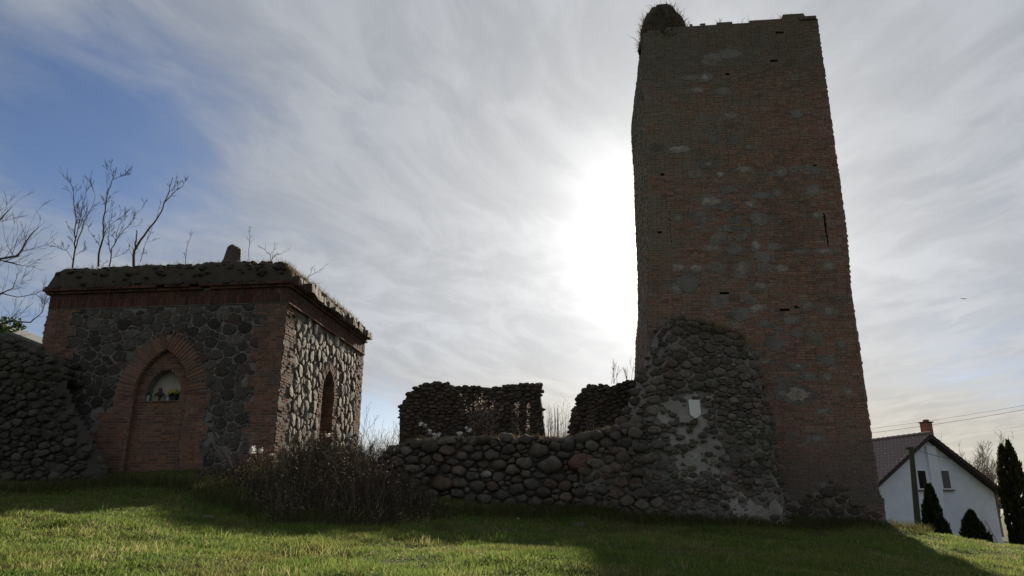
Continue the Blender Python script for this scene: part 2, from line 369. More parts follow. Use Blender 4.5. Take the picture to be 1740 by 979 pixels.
def lay_bricks(mas, mortar, face, ivfn, z0, z1, course, blen, joint, rng, depth=0.18, skip=None, hole=None, rough=0.006, edge=0.02, tilt=0.0, pos=0.0, strips=True):
    k = 0; z = z0
    while z < z1 - course * 0.5:
        h = course * (1 + rng.uniform(-.03, .03)); zm = z + h / 2
        for (a, b) in ivfn(zm):
            if b - a < 0.05: continue
            a += rng.uniform(-edge, edge); b += rng.uniform(-edge, edge)
            x = a; first = True
            while x < b - 0.01:
                L = blen if (k + int(x / blen)) % 3 else blen * 0.5
                if first: L = blen * (0.5 if k % 2 else 1.0); first = False
                L *= 1 + rng.uniform(-.06, .06)
                if b - (x + L) < 0.05: L = b - x
                L = min(L, b - x); cx = x + L / 2
                sk = skip and skip(cx, zm); ho = hole and hole(cx, zm)
                if strips:
                    dq = pos - 0.006 if not ho else pos - depth * 0.93
                    mortar.quad(face.at(x - joint / 2, z, dq), face.at(x + L + joint / 2, z, dq), face.at(x + L + joint / 2, z + h, dq), face.at(x - joint / 2, z + h, dq))
                if not sk and not ho:
                    mas.face(face, x + joint / 2, x + L - joint / 2, z + joint / 2, z + h - joint / 2, pos + rng.uniform(-rough, rough), depth, rng.uniform(-tilt, tilt))
                x += L
        z += h; k += 1

def voussoirs(mas, face, cx, zs, za, w, t, thick, rng, d=0.0, depth=0.2, joint=0.012):
    h = za - zs; r = (w * w + h * h) / (2 * w)
    for sgn in (-1, 1):
        c0 = cx - sgn * (r - w)            # arc centre for this side
        amax = math.asin(min(1, h / r)); n = max(3, int(r * amax / thick))
        amax2 = math.acos(max(-1, min(1, (r - w) / (r + t))))
        for i in range(n):
            a = (i + .5) / n * (amax + (amax2 - amax) * 0.5)
            rm = r + t / 2; sx = c0 + sgn * rm * math.cos(a); sz_ = zs + rm * math.sin(a)
            if (sx - cx) * sgn < 0.0: continue
            e = face.e(sx, sz_); nn = face.n(sx, sz_)
            er = np.array([e[0] * sgn * math.cos(a), e[1] * sgn * math.cos(a), math.sin(a)])
            et = np.array([-e[0] * sgn * math.sin(a), -e[1] * sgn * math.sin(a), math.cos(a)])
            q = face.at(sx, sz_, d + rng.uniform(-.008, .008) - depth / 2)
            mas.brick(q, er * (t * rng.uniform(.95, 1.0)), np.array([nn[0], nn[1], 0]) * depth, et * (thick - joint))

def scatter(x0, x1, z0, z1, rfun, rng, aniso, fixed=()):
    """variable-radius dart throwing (z is stretched by aniso)"""
    pts = [(a, b * aniso, r) for (a, b, r) in fixed]; Z0s, Z1s = z0 * aniso, z1 * aniso
    cell = {}; cs = 0.35
    def near(x, z): 
        i, j = int(x // cs), int(z // cs)
        for a in range(i - 2, i + 3):
            for b in range(j - 2, j + 3):
                yield from cell.get((a, b), ())
    for p in pts: cell.setdefault((int(p[0] // cs), int(p[1] // cs)), []).append(p)
    rr = sorted((rng.random() for _ in range(12)), reverse=True)
    area = (x1 - x0) * (Z1s - Z0s)
    for q in (1.0, 0.85, 0.7, 0.55, 0.4, 0.25, 0.1, 0.0):
        tries = int(area / 0.02 * (1.6 if q < .3 else 0.7)); tries = min(tries, 9000)
        for _ in range(tries):
            x = rng.uniform(x0, x1); z = rng.uniform(Z0s, Z1s); lo, hi = rfun(x, z / aniso); r = lo + (hi - lo) * q
            if all((x - a) ** 2 + (z - b) ** 2 > ((r + c) * 0.93) ** 2 for (a, b, c) in near(x, z)):
                p = (x, z, r); pts.append(p); cell.setdefault((int(x // cs), int(z // cs)), []).append(p)
    return pts

def clip(poly, nx, nz, c):
    out = []; n = len(poly)
    for i in range(n):
        p, q = poly[i], poly[(i + 1) % n]; dp = p[0] * nx + p[1] * nz - c; dq = q[0] * nx + q[1] * nz - c
        if dp <= 0: out.append(p)
        if (dp < 0 < dq) or (dq < 0 < dp):
            t = dp / (dp - dq); out.append((p[0] + (q[0] - p[0]) * t, p[1] + (q[1] - p[1]) * t))
    return out

def stones(root, face, keep, bbox, rfun, rng, mat, aniso=1.35, gap=0.012, bulge=0.5, flat=0.4, back=0.06, soft=1, dfun=None, limit=295, fixed=(), matfun=None, name='stone', nseg=9, jit=0.03, order=None, sharp=False, rough=1.0):
    """irregular fitted stones on a wall face, from a power diagram; returns how many single objects were made"""
    pts = scatter(*bbox, rfun, rng, aniso, fixed); cells = []
    arr = np.array(pts)
    for i, (x, z, r) in enumerate(pts):
        if not keep(x, z / aniso): continue
        d2 = (arr[:, 0] - x) ** 2 + (arr[:, 1] - z) ** 2; nb = np.argsort(d2)[1:26]
        R0 = r * 1.9 + .02
        poly = [(x + R0 * math.cos(t), z + R0 * math.sin(t)) for t in [2 * math.pi * k / 12 for k in range(12)]]
        for j in nb:
            xx, zz, r2 = pts[j]; dx, dz = xx - x, zz - z; dd = math.hypot(dx, dz)
            if dd > R0 + 1.9 * r2 + .05: continue
            m = (dd * dd + r * r - r2 * r2) / (2 * dd)
            poly = clip(poly, dx / dd, dz / dd, (x * dx + z * dz) / dd + m)
            if len(poly) < 3: break
        if len(poly) < 3: continue
        poly = [(a, b / aniso) for a, b in poly]
        for _ in range(soft):
            poly = [q for k in range(len(poly)) for q in (lambda A, B: ((A[0] * .75 + B[0] * .25, A[1] * .75 + B[1] * .25), (A[0] * .25 + B[0] * .75, A[1] * .25 + B[1] * .75)))(poly[k], poly[(k + 1) % len(poly)])]
        # resample
        L = [0.0]
        for k in range(len(poly)): A, B = poly[k], poly[(k + 1) % len(poly)]; L.append(L[-1] + math.hypot(A[0] - B[0], A[1] - B[1]))
        if L[-1] < 0.05: continue
        res = []
        for k in range(nseg):
            tt = L[-1] * (k + .5 * rng.random()) / nseg; j = 0
            while L[j + 1] < tt: j += 1
            A, B = poly[j], poly[(j + 1) % len(poly)]; f_ = (tt - L[j]) / max(1e-9, L[j + 1] - L[j]); res.append((A[0] + (B[0] - A[0]) * f_, A[1] + (B[1] - A[1]) * f_))
        cx = sum(p[0] for p in res) / nseg; cz = sum(p[1] for p in res) / nseg
        ar = abs(sum(res[k][0] * res[(k + 1) % nseg][1] - res[(k + 1) % nseg][0] * res[k][1] for k in range(nseg))) / 2
        size = math.sqrt(ar); g = min(gap, size * 0.15)
        res = [(cx + (a - cx) * (1 - g / max(.02, math.hypot(a - cx, b - cz))), cz + (b - cz) * (1 - g / max(.02, math.hypot(a - cx, b - cz)))) for a, b in res]
        cells.append((cx, cz, res, size, i))
    cells.sort(key=lambda c: -c[3] if order is None else order(c)); rest = MB(); made = 0
    for (cx, cz, res, size, idx) in cells:
        H = size * bulge * rng.uniform(.7, 1.25) * 0.6; tx, tz = rng.uniform(-.35, .35) * flat, rng.uniform(-.35, .35) * flat
        off = (dfun(cx, cz) if dfun else 0.0) + rng.uniform(-jit, jit)
        vs = []; fs = []
        def ring(k, dd):
            for (a, b) in res:
                ja, jb = rng.uniform(-.06, .06) * size * rough, rng.uniform(-.06, .06) * size * rough
                x_, z_ = cx + (a - cx) * k + ja, cz + (b - cz) * k + jb
                vs.append(face.at(x_, z_, off + dd + ((x_ - cx) * tx + (z_ - cz) * tz) * (1 if dd > 0 else 0) + rng.uniform(-.06, .06) * H * rough))
        ring(0.9, -back); ring(1.0, H * 0.12); ring(rng.uniform(.8, .92), H * rng.uniform(.6, .85)); ring(rng.uniform(.35, .6), H)
        for q in range(3):
            for k in range(nseg): fs.append((q * nseg + k, q * nseg + (k + 1) % nseg, (q + 1) * nseg + (k + 1) % nseg, (q + 1) * nseg + k))
        fs.append(tuple(3 * nseg + k for k in range(nseg)))
        mt = matfun(cx, cz, idx, rng) if matfun else mat
        if made < limit:
            mb = MB(); mb.add(vs, fs); build(name, mb, mt, root, smooth=not sharp); made += 1
        else: rest.add(vs, fs, rng.random() + 1e-4)
    if rest.v: build('small_stones', rest, mat, root, smooth=not sharp, kind='stuff')
    return made

ICO = None
def rock(rng, c, rx, ry, rz, n=9, rows=5):
    """one lumpy boulder as vertices and faces"""
    vs = []; fs = []; ph = [rng.uniform(0, 6.28) for _ in range(6)]
    rot = rng.uniform(0, 6.28)
    for i in range(rows + 1):
        th = math.pi * i / rows
        for k in range(n):
            a = 2 * math.pi * k / n
            x, y, z = math.sin(th) * math.cos(a), math.sin(th) * math.sin(a), math.cos(th)
            m = 1 + .10 * math.sin(2.3 * x + ph[0] + 1.7 * y) + .09 * math.sin(3.1 * y + ph[1] - z * 2) + .08 * math.sin(3.7 * z + ph[2] + x) + rng.uniform(-.04, .04)
            X, Y = x * rx * m, y * ry * m
            vs.append((c[0] + X * math.cos(rot) - Y * math.sin(rot), c[1] + X * math.sin(rot) + Y * math.cos(rot), c[2] + z * rz * m))
    for i in range(rows):
        for k in range(n): fs.append((i * n + k, (i + 1) * n + k, (i + 1) * n + (k + 1) % n, i * n + (k + 1) % n))
    return vs, fs

def top_rocks(root, face, line, thick, rng, mat, rlo=.10, rhi=.2, budget=60, d0=0.0):
    """stones along the broken top of a wall"""
    made = 0; rest = MB()
    for (s0, z0), (s1, z1) in zip(line[:-1], line[1:]):
        L = math.hypot(s1 - s0, z1 - z0); x = 0.0
        while x < L:
            r = rng.uniform(rlo, rhi); t = x / max(L, 1e-6); x += r * 1.5
            for dd in np.arange(-0.05, -thick, -rhi * 1.7):
                q = face.at(s0 + (s1 - s0) * t + rng.uniform(-.04, .04), z0 + (z1 - z0) * t - r * .35 + rng.uniform(-.05, .03), d0 + dd - r * .5)
                vs, fs = rock(rng, q, r * rng.uniform(.9, 1.3), r, r * rng.uniform(.55, .85), 8, 4)
                if dd == -0.05 and made < budget:
                    mb = MB(); mb.add(vs, fs); build('stone', mb, mat, root, smooth=True); made += 1
                else: rest.add(vs, fs, rng.random() + 1e-4)
    if rest.v: build('top_rubble', rest, mat, root, smooth=True, kind='stuff')

def slab(face, poly, d0, d1, mb):
    """solid prism over a polygon in wall coordinates between depths d0 (front) and d1"""
    n = len(poly); vs = [face.at(a, b, d0) for a, b in poly] + [face.at(a, b, d1) for a, b in poly]
    mb.add(vs, [tuple(range(n)), tuple(reversed(range(n, 2 * n)))] + [(k, k + n, (k + 1) % n + n, (k + 1) % n) for k in range(n)])

def blades_mesh(name, base, hgt, wid, lean, rnd, mat, seed=0):
    """one mesh of single-triangle-pair blades at the given base points (numpy)"""
    rg = np.random.default_rng(seed); n = len(base); a = rg.uniform(0, 2 * np.pi, n); b = rg.uniform(0, 2 * np.pi, n)
    wd = np.stack([np.cos(a), np.sin(a), np.zeros(n)], 1) * (wid / 2)[:, None]
    ld = np.stack([np.cos(b), np.sin(b), np.zeros(n)], 1) * (lean * hgt)[:, None]
    up = np.zeros((n, 3)); up[:, 2] = hgt
    v = np.empty((n, 5, 3)); v[:, 0] = base - wd; v[:, 1] = base + wd
    mid = base + up * 0.55 + ld * 0.35; v[:, 2] = mid + wd * 0.75; v[:, 3] = mid - wd * 0.75; v[:, 4] = base + up * 0.97 + ld
    m = bpy.data.meshes.new(name); m.vertices.add(n * 5); m.vertices.foreach_set('co', v.reshape(-1))
    o = np.arange(n) * 5
    q = np.stack([o, o + 1, o + 2, o + 3, o + 3, o + 2, o + 4], 1).reshape(-1)
    m.loops.add(n * 7); m.loops.foreach_set('vertex_index', q.astype(np.int32))
    st = (np.arange(n)[:, None] * 7 + np.array([0, 4])).reshape(-1)
    m.polygons.add(n * 2); m.polygons.foreach_set('loop_start', st.astype(np.int32))
    at = m.attributes.new('rnd', 'FLOAT', 'FACE'); at.data.foreach_set('value', np.repeat(rnd, 2).astype(np.float32))
    m.materials.append(mat); m.update(calc_edges=True); m.validate(); return m

def grow(mb, p, d, length, r, depth, rng, spread=0.6, kids=(2, 4), wig=0.18, up=0.15, minr=0.004, seg=4, shrink=0.62):
    """recursive bare branch"""
    pts = [Vector(p)]; dd = Vector(d).normalized(); rad = [r]; q = Vector(p)
    for i in range(seg):
        dd = (dd + Vector((rng.uniform(-wig, wig), rng.uniform(-wig, wig), rng.uniform(-wig, wig) + up * .3))).normalized()
        q = q + dd * (length / seg); pts.append(q.copy()); rad.append(max(minr, r * (1 - .7 * (i + 1) / seg)))
    mb.tube(pts, rad, 4 if r > .012 else 3, rng.random())
    if depth > 0:
        for _ in range(rng.randint(*kids)):
            i = rng.randint(1, seg); t = rng.random(); a = pts[i - 1].lerp(pts[i], t); rr = rad[i - 1] + (rad[i] - rad[i - 1]) * t
            ax = Vector((rng.uniform(-1, 1), rng.uniform(-1, 1), rng.uniform(-.4, 1))).normalized()
            nd = ((pts[i] - pts[i - 1]).normalized() + ax * spread).normalized()
            grow(mb, a, nd, length * shrink * rng.uniform(.7, 1.15), max(minr, rr * .62), depth - 1, rng, spread, kids, wig, up, minr, seg, shrink)

def clump_leaves(mb, c, rx, ry, rz, n, size, rng):
    for _ in range(n):
        while True:
            x, y, z = rng.uniform(-1, 1), rng.uniform(-1, 1), rng.uniform(-1, 1)
            if .2 < x * x + y * y + z * z < 1: break
        leaf(mb, (c[0] + x * rx, c[1] + y * ry, c[2] + z * rz), size * rng.uniform(.6, 1.3), rng)
def leaf(mb, c, s, rng, elong=1.6):
    a = Vector((rng.uniform(-1, 1), rng.uniform(-1, 1), rng.uniform(-.6, 1))).normalized(); b = a.cross(Vector((rng.uniform(-1, 1), rng.uniform(-1, 1), rng.uniform(-1, 1))))
    b = b.normalized() if b.length > 1e-3 else Vector((1, 0, 0)); c = Vector(c)
    mb.add([c - a * s * elong * .5, c + b * s * .45, c + a * s * elong * .5, c - b * s * .45], [(0, 1, 2, 3)], rng.random() + 1e-4)

# ------------------------------------------------------------------ terrain
ctrl = []
for (u, v, D) in [(0, 979, 6.6), (0, 920, 8.6), (0, 878, 10.2), (0, 852, 12.8), (0, 832, 15), (150, 866, 12), (160, 836, 15), (300, 818, 15.6), (240, 832, 14.6), (330, 860, 13.6),
                  (400, 800, 15.9), (300, 979, 7.3), (600, 979, 7.8), (600, 940, 9.6), (600, 905, 11.6), (480, 892, 12.6), (700, 893, 13.2), (850, 882, 14.6), (600, 830, 15.0), (600, 790, 17),
                  (465, 795, 16.9), (300, 800, 17.3), (160, 805, 17.6), (1080, 884, 15.6), (1300, 890, 16.0), (1420, 893, 16.3), (1518, 897, 16.8), (1600, 914, 17.6), (1740, 934, 18.4), (1740, 968, 12.2), (1500, 940, 12.2),
                  (1100, 979, 8.4), (1500, 979, 9.8), (1740, 985, 10.9), (1200, 930, 11.2), (880, 940, 9.8), (725, 850, 16.2), (800, 858, 16.1), (880, 864, 16.0), (665, 838, 16.2), (990, 872, 15.8)]:
    ctrl.append(P(u, v, D * K))
for q in [(0, 0, 0), (-5, 0, .25), (5, 0, -.05), (-9, 4, .9), (9, 5, .15), (-14, 0, .4), (14, 2, -.1), (0, -12, -.1), (1, 21.5, 3.3), (-3, 21.5, 3.2), (2.6, 21.2, 3.0), (0, 24, 3.0), (-4.4, 22, 2.9), (-4.2, 27, 2.4),
          (0, 30, 2.2), (6, 28, 2.0), (12.5, 24, .7), (16, 26, .1), (10, 32, .4), (0, 40, .6), (-12, 36, 1.4), (-18, 24, 2.4), (-20, 14, 1.6), (-9, 25, 3.0), (24, 20, -.1), (20, 12, .1), (-26, 34, 1.0), (30, 36, -.1), (24, 44, -.1), (-30, 4, .6)]:
    ctrl.append(np.array(q, float))
ctrl = np.array(ctrl)
def tps(r): return np.where(r > 1e-9, r * r * np.log(np.maximum(r, 1e-9)), 0.0)
_n = len(ctrl); _d = np.linalg.norm(ctrl[:, None, :2] - ctrl[None, :, :2], axis=2)
_A = np.zeros((_n + 3, _n + 3)); _A[:_n, :_n] = tps(_d) + np.eye(_n) * 0.35; _A[:_n, _n] = 1; _A[:_n, _n + 1:] = ctrl[:, :2]; _A[_n, :_n] = 1; _A[_n + 1:, :_n] = ctrl[:, :2].T
_w = np.linalg.solve(_A, np.concatenate([ctrl[:, 2], np.zeros(3)]))
def ground_z(x, y):
    x = np.asarray(x, float); y = np.asarray(y, float); sh = x.shape; x = x.ravel(); y = y.ravel()
    z = np.full(len(x), _w[_n]) + _w[_n + 1] * x + _w[_n + 2] * y
    for i in range(_n): z = z + _w[i] * tps(np.hypot(x - ctrl[i, 0], y - ctrl[i, 1]))
    dist = np.hypot(x, y - 18); t = np.clip((dist - 22) / 20, 0, 1); t = t * t * (3 - 2 * t)
    z = z * (1 - t) + (-0.15) * t
    z = z + (np.sin(x * 1.1 + y * .7) * np.sin(y * 1.9 - x * .6) * .03 + np.sin(x * 2.1 + y * 1.3) * np.sin(y * 2.7 - x) * .018 + np.sin(x * 5.3 - y * 3.1) * np.sin(y * 4.7 + x * 1.9) * .012) * (1 - t)
    return z.reshape(sh)
def gz(x, y): return float(ground_z(np.array([x]), np.array([y]))[0])
def axis_samples(lo, hi, step, far):
    a = list(np.arange(lo, hi + 1e-6, step)); s = step; x = hi; r = []
    while x < far: s *= 1.35; x += s; r.append(x)
    s = step; x = lo; l = []
    while x > -far: s *= 1.35; x -= s; l.append(x)
    return np.array(l[::-1] + a + r)
gx, gy = axis_samples(-16, 22, 0.22, 3000), axis_samples(0, 30, 0.22, 3000)
XX, YY = np.meshgrid(gx, gy); ZZ = ground_z(XX, YY)
gm = bpy.data.meshes.new('ground'); nx_, ny_ = len(gx), len(gy)
gm.from_pydata(np.stack([XX.ravel(), YY.ravel(), ZZ.ravel()], 1).tolist(), [], [(j * nx_ + i, j * nx_ + i + 1, (j + 1) * nx_ + i + 1, (j + 1) * nx_ + i) for j in range(ny_ - 1) for i in range(nx_ - 1)])
gm.polygons.foreach_set('use_smooth', np.ones(len(gm.polygons), dtype=bool))
m, t, b = material('turf'); p = position(t)
n1_ = t.noise(p, 0.55, 5, 0.65); n2_ = t.noise(p, 3, 6, 0.7); n3_ = t.noise(p, 18, 5, 0.7)
c = t.mix(n2_, (0.05, 0.075, 0.016), (0.085, 0.105, 0.028)); c = t.mix(t.smooth(n1_, .42, .62, 0, .8), c, (0.11, 0.09, 0.04)); c = t.mix(t.smooth(n3_, .5, .75, 0, .7), c, (0.045, 0.035, 0.02))
t.put(b.inputs['Base Color'], c); b.inputs['Roughness'].default_value = 0.95; b.inputs['Specular IOR Level'].default_value = 0.1; bump(t, b, t.math('ADD', n2_, n3_), 0.9, 0.06)
gm.materials.append(m); link('ground', gm, kind='structure', label='grassy mound rising to the tower and chapel')

# ------------------------------------------------------------------ tower
rng = random.Random(7)
PSI = R(5.5); TE1 = (math.cos(PSI), -math.sin(PSI)); TE2 = (math.sin(PSI), math.cos(PSI)); TN = (-TE2[0], -TE2[1])
TQ = P(1101, 700, 17.3 * K)
TF = Face(TQ, TE1, TN)                       # front plane, s=0 at its left edge
TD = 5.6                                      # depth of the tower
top_px = [(1092, 56), (1120, 50), (1168, 44), (1175, 42), (1185, 44), (1195, 40), (1205, 43), (1222, 39), (1260, 38), (1300, 34), (1328, 31), (1331, 26), (1345, 24), (1366, 23), (1369, 29), (1380, 31), (1389, 33)]
top = [TF.sz(*q) for q in top_px]
left = [TF.sz(*q) for q in [(1093, 120), (1098, 260), (1102, 400), (1101, 560), (1101, 700), (1101, 900)]]
right = [TF.sz(*q) for q in [(1508, 920), (1507, 893), (1502, 850), (1493, 835), (1491, 800), (1482, 745), (1460, 580), (1447, 497), (1440, 400), (1418, 240), (1400, 110)]]
TPOLY = top + right[::-1] + left[::-1]
tower = thing('tower', (TQ[0] + 3 * TE1[0] + 2 * TE2[0], TQ[1] + 3 * TE1[1] + 2 * TE2[1], 1.5), 'tall ruined square brick tower with grey stone patches and a mossy cap', 'tower')
tm = Masonry(tower, M_brick, 290); mort = MB()
def tslot(u0, v0, u1, v1):
    a, b = TF.sz(u0, v0), TF.sz(u1, v1); return (min(a[0], b[0]), max(a[0], b[0]), min(a[1], b[1]), max(a[1], b[1]))
slots = [tslot(1119, 296, 1126, 301), tslot(1119, 390, 1125, 395), tslot(1311, 101, 1317, 106), tslot(1230, 495, 1236, 499), tslot(1405, 449, 1412, 454), tslot(1348, 519, 1355, 524)]
# (u, v, half width, half height) of the exposed stones and lime patches in the brickwork
patch_px = [(1209, 100, 13, 9), (1240, 92, 16, 8), (1198, 132, 11, 7), (1174, 133, 14, 4), (1227, 155, 11, 6), (1187, 153, 10, 5), (1208, 202, 17, 6), (1240, 197, 14, 6), (1352, 194, 8, 6), (1246, 238, 8, 6), (1154, 254, 17, 7), (1213, 236, 10, 6),
            (1272, 250, 8, 5), (1203, 279, 14, 7), (1181, 296, 12, 6), (1224, 296, 8, 5), (1263, 288, 14, 5), (1298, 295, 14, 4), (1328, 293, 9, 6), (1359, 287, 17, 7), (1386, 290, 9, 6), (1236, 322, 11, 6), (1320, 328, 7, 7), (1382, 325, 12, 8),
            (1293, 332, 12, 5), (1208, 342, 18, 9), (1236, 350, 12, 8), (1274, 347, 9, 6), (1186, 368, 13, 9), (1152, 370, 7, 6), (1288, 372, 13, 9), (1251, 374, 11, 5), (1188, 388, 9, 5), (1246, 388, 16, 5), (1388, 366, 8, 6), (1218, 406, 12, 8),
            (1259, 404, 10, 6), (1270, 390, 6, 4), (1205, 422, 10, 6), (1246, 424, 13, 8), (1285, 417, 9, 9), (1315, 420, 11, 6), (1296, 437, 13, 9), (1216, 421, 9, 5), (1400, 427, 16, 5), (1365, 428, 14, 5), (1408, 452, 11, 7), (1218, 455, 13, 8), (1262, 457, 14, 12),
            (1306, 457, 13, 8), (1328, 455, 12, 7), (1184, 455, 12, 6), (1290, 486, 14, 8), (1153, 455, 11, 9), (1167, 482, 16, 12), (1150, 490, 10, 8), (1222, 512, 10, 9), (1275, 510, 9, 6), (1260, 535, 13, 9), (1286, 525, 12, 7), (1372, 520, 14, 7), (1408, 528, 10, 7), (1345, 543, 14, 6),
            (1388, 580, 11, 9), (1317, 583, 13, 10), (1352, 566, 9, 6), (1430, 585, 7, 6), (1356, 622, 12, 6), (1404, 612, 13, 8), (1372, 640, 12, 7), (1340, 650, 18, 10), (1358, 672, 26, 14), (1330, 668, 14, 11), (1442, 668, 8, 7), (1405, 640, 9, 6), (1345, 740, 9, 7), (1388, 745, 12, 5), (1300, 615, 10, 5), (1320, 560, 9, 5), (1420, 530, 6, 5), (1300, 550, 9, 5), (1398, 700, 9, 5)]
patches = []
for (u, v, a, b) in patch_px:
    s0, z0 = TF.sz(u, v); s1, _ = TF.sz(u + a, v); _, z1 = TF.sz(u, v - b); patches.append((s0, z0, s1 - s0, z1 - z0))
Z_ROUGH = TF.sz(1400, 812)[1]
ROUGH = [TF.sz(*q) for q in [(1300, 845), (1330, 838), (1350, 855), (1385, 836), (1400, 822), (1420, 818), (1436, 838), (1470, 862), (1490, 868), (1500, 875), (1506, 915), (1290, 915)]]
def in_patch(s, z, k=1.0): return any((s - a) ** 2 / (w * k) ** 2 + (z - b) ** 2 / (h * k) ** 2 < 1 for (a, b, w, h) in patches)
def tskip(s, z): return in_patch(s, z, 1.08) or inside(ROUGH, s, z)
def thole(s, z): return any(a < s < b and c < z < d for (a, b, c, d) in slots)
CHASES = [tslot(1402, 362, 1405, 415), tslot(1138, 360, 1140, 412)]
def tower_iv(z):
    iv = spans(TPOLY, z)
    for (a, b, c, d) in CHASES:
        if c < z < d: iv = cut(iv, a, b)
    return iv
# dropped bricks
nick = set()
def thole2(s, z): return thole(s, z) or (rng.random() < 0.0018 and not in_patch(s, z, 1.2))
zb, zt = 1.0, max(q[1] for q in top)
lay_bricks(tm, mort, TF, tower_iv, zb, zt, 0.075, 0.26, 0.013, rng, depth=0.2, skip=tskip, hole=thole2, rough=0.006, edge=0.014, tilt=0.006)
# left side, seen edge-on: its rear edge is ragged and set back where masonry has fallen
QB = TQ + np.array([TE2[0], TE2[1], 0]) * TD
def back_s(u, v): q = hit(u, v, QB, TN); return float(np.dot(q[:2] - QB[:2], TE1)), float(q[2])
bl = [back_s(*q) for q in [(1088, 60), (1086, 140), (1084.5, 152), (1073, 158), (1072.5, 235), (1077, 300), (1079, 380), (1083, 470), (1084, 545), (1080, 580), (1078, 640), (1076, 760), (1074, 900)]]
bl.sort(key=lambda q: q[1]); lf = sorted([(top[0][0], zt + .2)] + [(a, b) for a, b in left], key=lambda q: q[1])
def interp(tab, z): return float(np.interp(z, [q[1] for q in tab], [q[0] for q in tab]))
class SideFace:
    """left or right flank: s runs from the front edge (0) to the rear edge (1), times the depth"""
    def __init__(s, front, back, sgn, depth): s.f = front; s.b = back; s.g = sgn; s.D = depth
    def at(s, a, z, d):
        t = a / s.D; x = s.f(z) * (1 - t) + s.b(z) * t + s.g * d; q = TQ[:2] + np.array(TE1) * x + np.array(TE2) * a; return (q[0], q[1], z)
    def e(s, a, z): p, q = np.array(s.at(0, z, 0)), np.array(s.at(s.D, z, 0)); v = (q - p)[:2]; return v / np.linalg.norm(v)
    def n(s, a, z): e = s.e(a, z); v = np.array([-e[1], e[0]]); return v if np.dot(v, TE1) * s.g > 0 else -v
LF = SideFace(lambda z: interp(lf, z), lambda z: interp(bl, z), -1, TD)
rtab = sorted(right + [(top[-1][0], zt + .1)], key=lambda q: q[1])
RF = SideFace(lambda z: interp(rtab, z), lambda z: interp(rtab, z), 1, TD)
zc_ = top[0][1]
lay_bricks(tm, mort, LF, lambda z: [(0.14, TD)], zb, zc_, 0.075, 0.26, 0.013, rng, depth=0.2, hole=lambda s, z: rng.random() < .02, rough=0.014, edge=0.03)
lay_bricks(tm, mort, RF, lambda z: [(0.14, TD)], zb, top[-1][1], 0.075, 0.26, 0.013, rng, depth=0.2, hole=lambda s, z: rng.random() < .01, rough=0.008, edge=0.02)
big = lambda q: -(np.linalg.norm(q[1]) * np.linalg.norm(q[3]) / (np.linalg.norm(q[0] - np.array([0, 0, Z0])) ** 2)) * (1 if abs(np.dot(q[1] / np.linalg.norm(q[1]), np.array([TE1[0], TE1[1], 0]))) > .7 else .1)
tm.flush(rng, big)
# behind the patches mortar sits flush
for (a, b, w, h) in patches:
    n = 14; k = [1.15 * rng.uniform(.75, 1.3) for _ in range(n)]
    ring = [(a + w * k[i] * math.cos(6.283 * i / n), b + h * k[i] * math.sin(6.283 * i / n)) for i in range(n)]
    slab(TF, ring[::-1], 0.004 + rng.uniform(-.008, .008), -0.1, mort)
build('mortar', mort, M_mortardark, tower)
core = MB()
for i in range(24):
    z0, z1 = zb + (zt - .35 - zb) * i / 24, zb + (zt - .35 - zb) * (i + 1) / 24
    for z_, zz_ in ((z0, z1),):
        def cor(z): return [LF.at(.2, z, -.2), RF.at(.2, z, -.2), RF.at(TD, z, -.1), LF.at(TD, z, -.1)]
        A, B = cor(z_), cor(zz_)
        for k in range(4): core.quad(A[k], A[(k + 1) % 4], B[(k + 1) % 4], B[k])
core.quad(*cor(zt - .35))
build('core', core, M_core, tower)
ns = 0
M_patchlime = stone_mat('lime_washed_stone', [(0, (0.20, 0.178, 0.15)), (0.4, (0.30, 0.272, 0.238)), (0.75, (0.40, 0.37, 0.33)), (1, (0.24, 0.21, 0.18))], 0.35, (0.14, 0.12, 0.085), lichen=0.35)
for (a, b, w, h) in patches:
    n = 18; k = [rng.uniform(.55, 1.15) for _ in range(n)]; vs = []; fs = []
    for (q, d) in ((1.0, -.08), (1.0, -.004), (.8, rng.uniform(.0, .012)), (.3, rng.uniform(.002, .016))):
        vs += [TF.at(a + w * k[i] * q * math.cos(6.283 * i / n), b + h * k[i] * q * math.sin(6.283 * i / n), d) for i in range(n)]
    for q in range(3): fs += [(q * n + i, q * n + (i + 1) % n, (q + 1) * n + (i + 1) % n, (q + 1) * n + i) for i in range(n)]
    fs.append(tuple(range(3 * n, 4 * n))); mb = MB(); mb.add(vs, fs); build('stone', mb, M_patchlime, tower, smooth=False); ns += 1
sl_, sr_ = TF.sz(1290, 850)[0], TF.sz(1512, 850)[0]
stones(tower, TF, lambda s, z: inside(ROUGH, s, z), (sl_ - .2, sr_ + .3, 1.0, Z_ROUGH + .3), lambda s, z: (.05, .19), rng, M_ruin, aniso=1.7, gap=.012, soft=0, sharp=True, bulge=.32, flat=.6, limit=200, jit=.015)
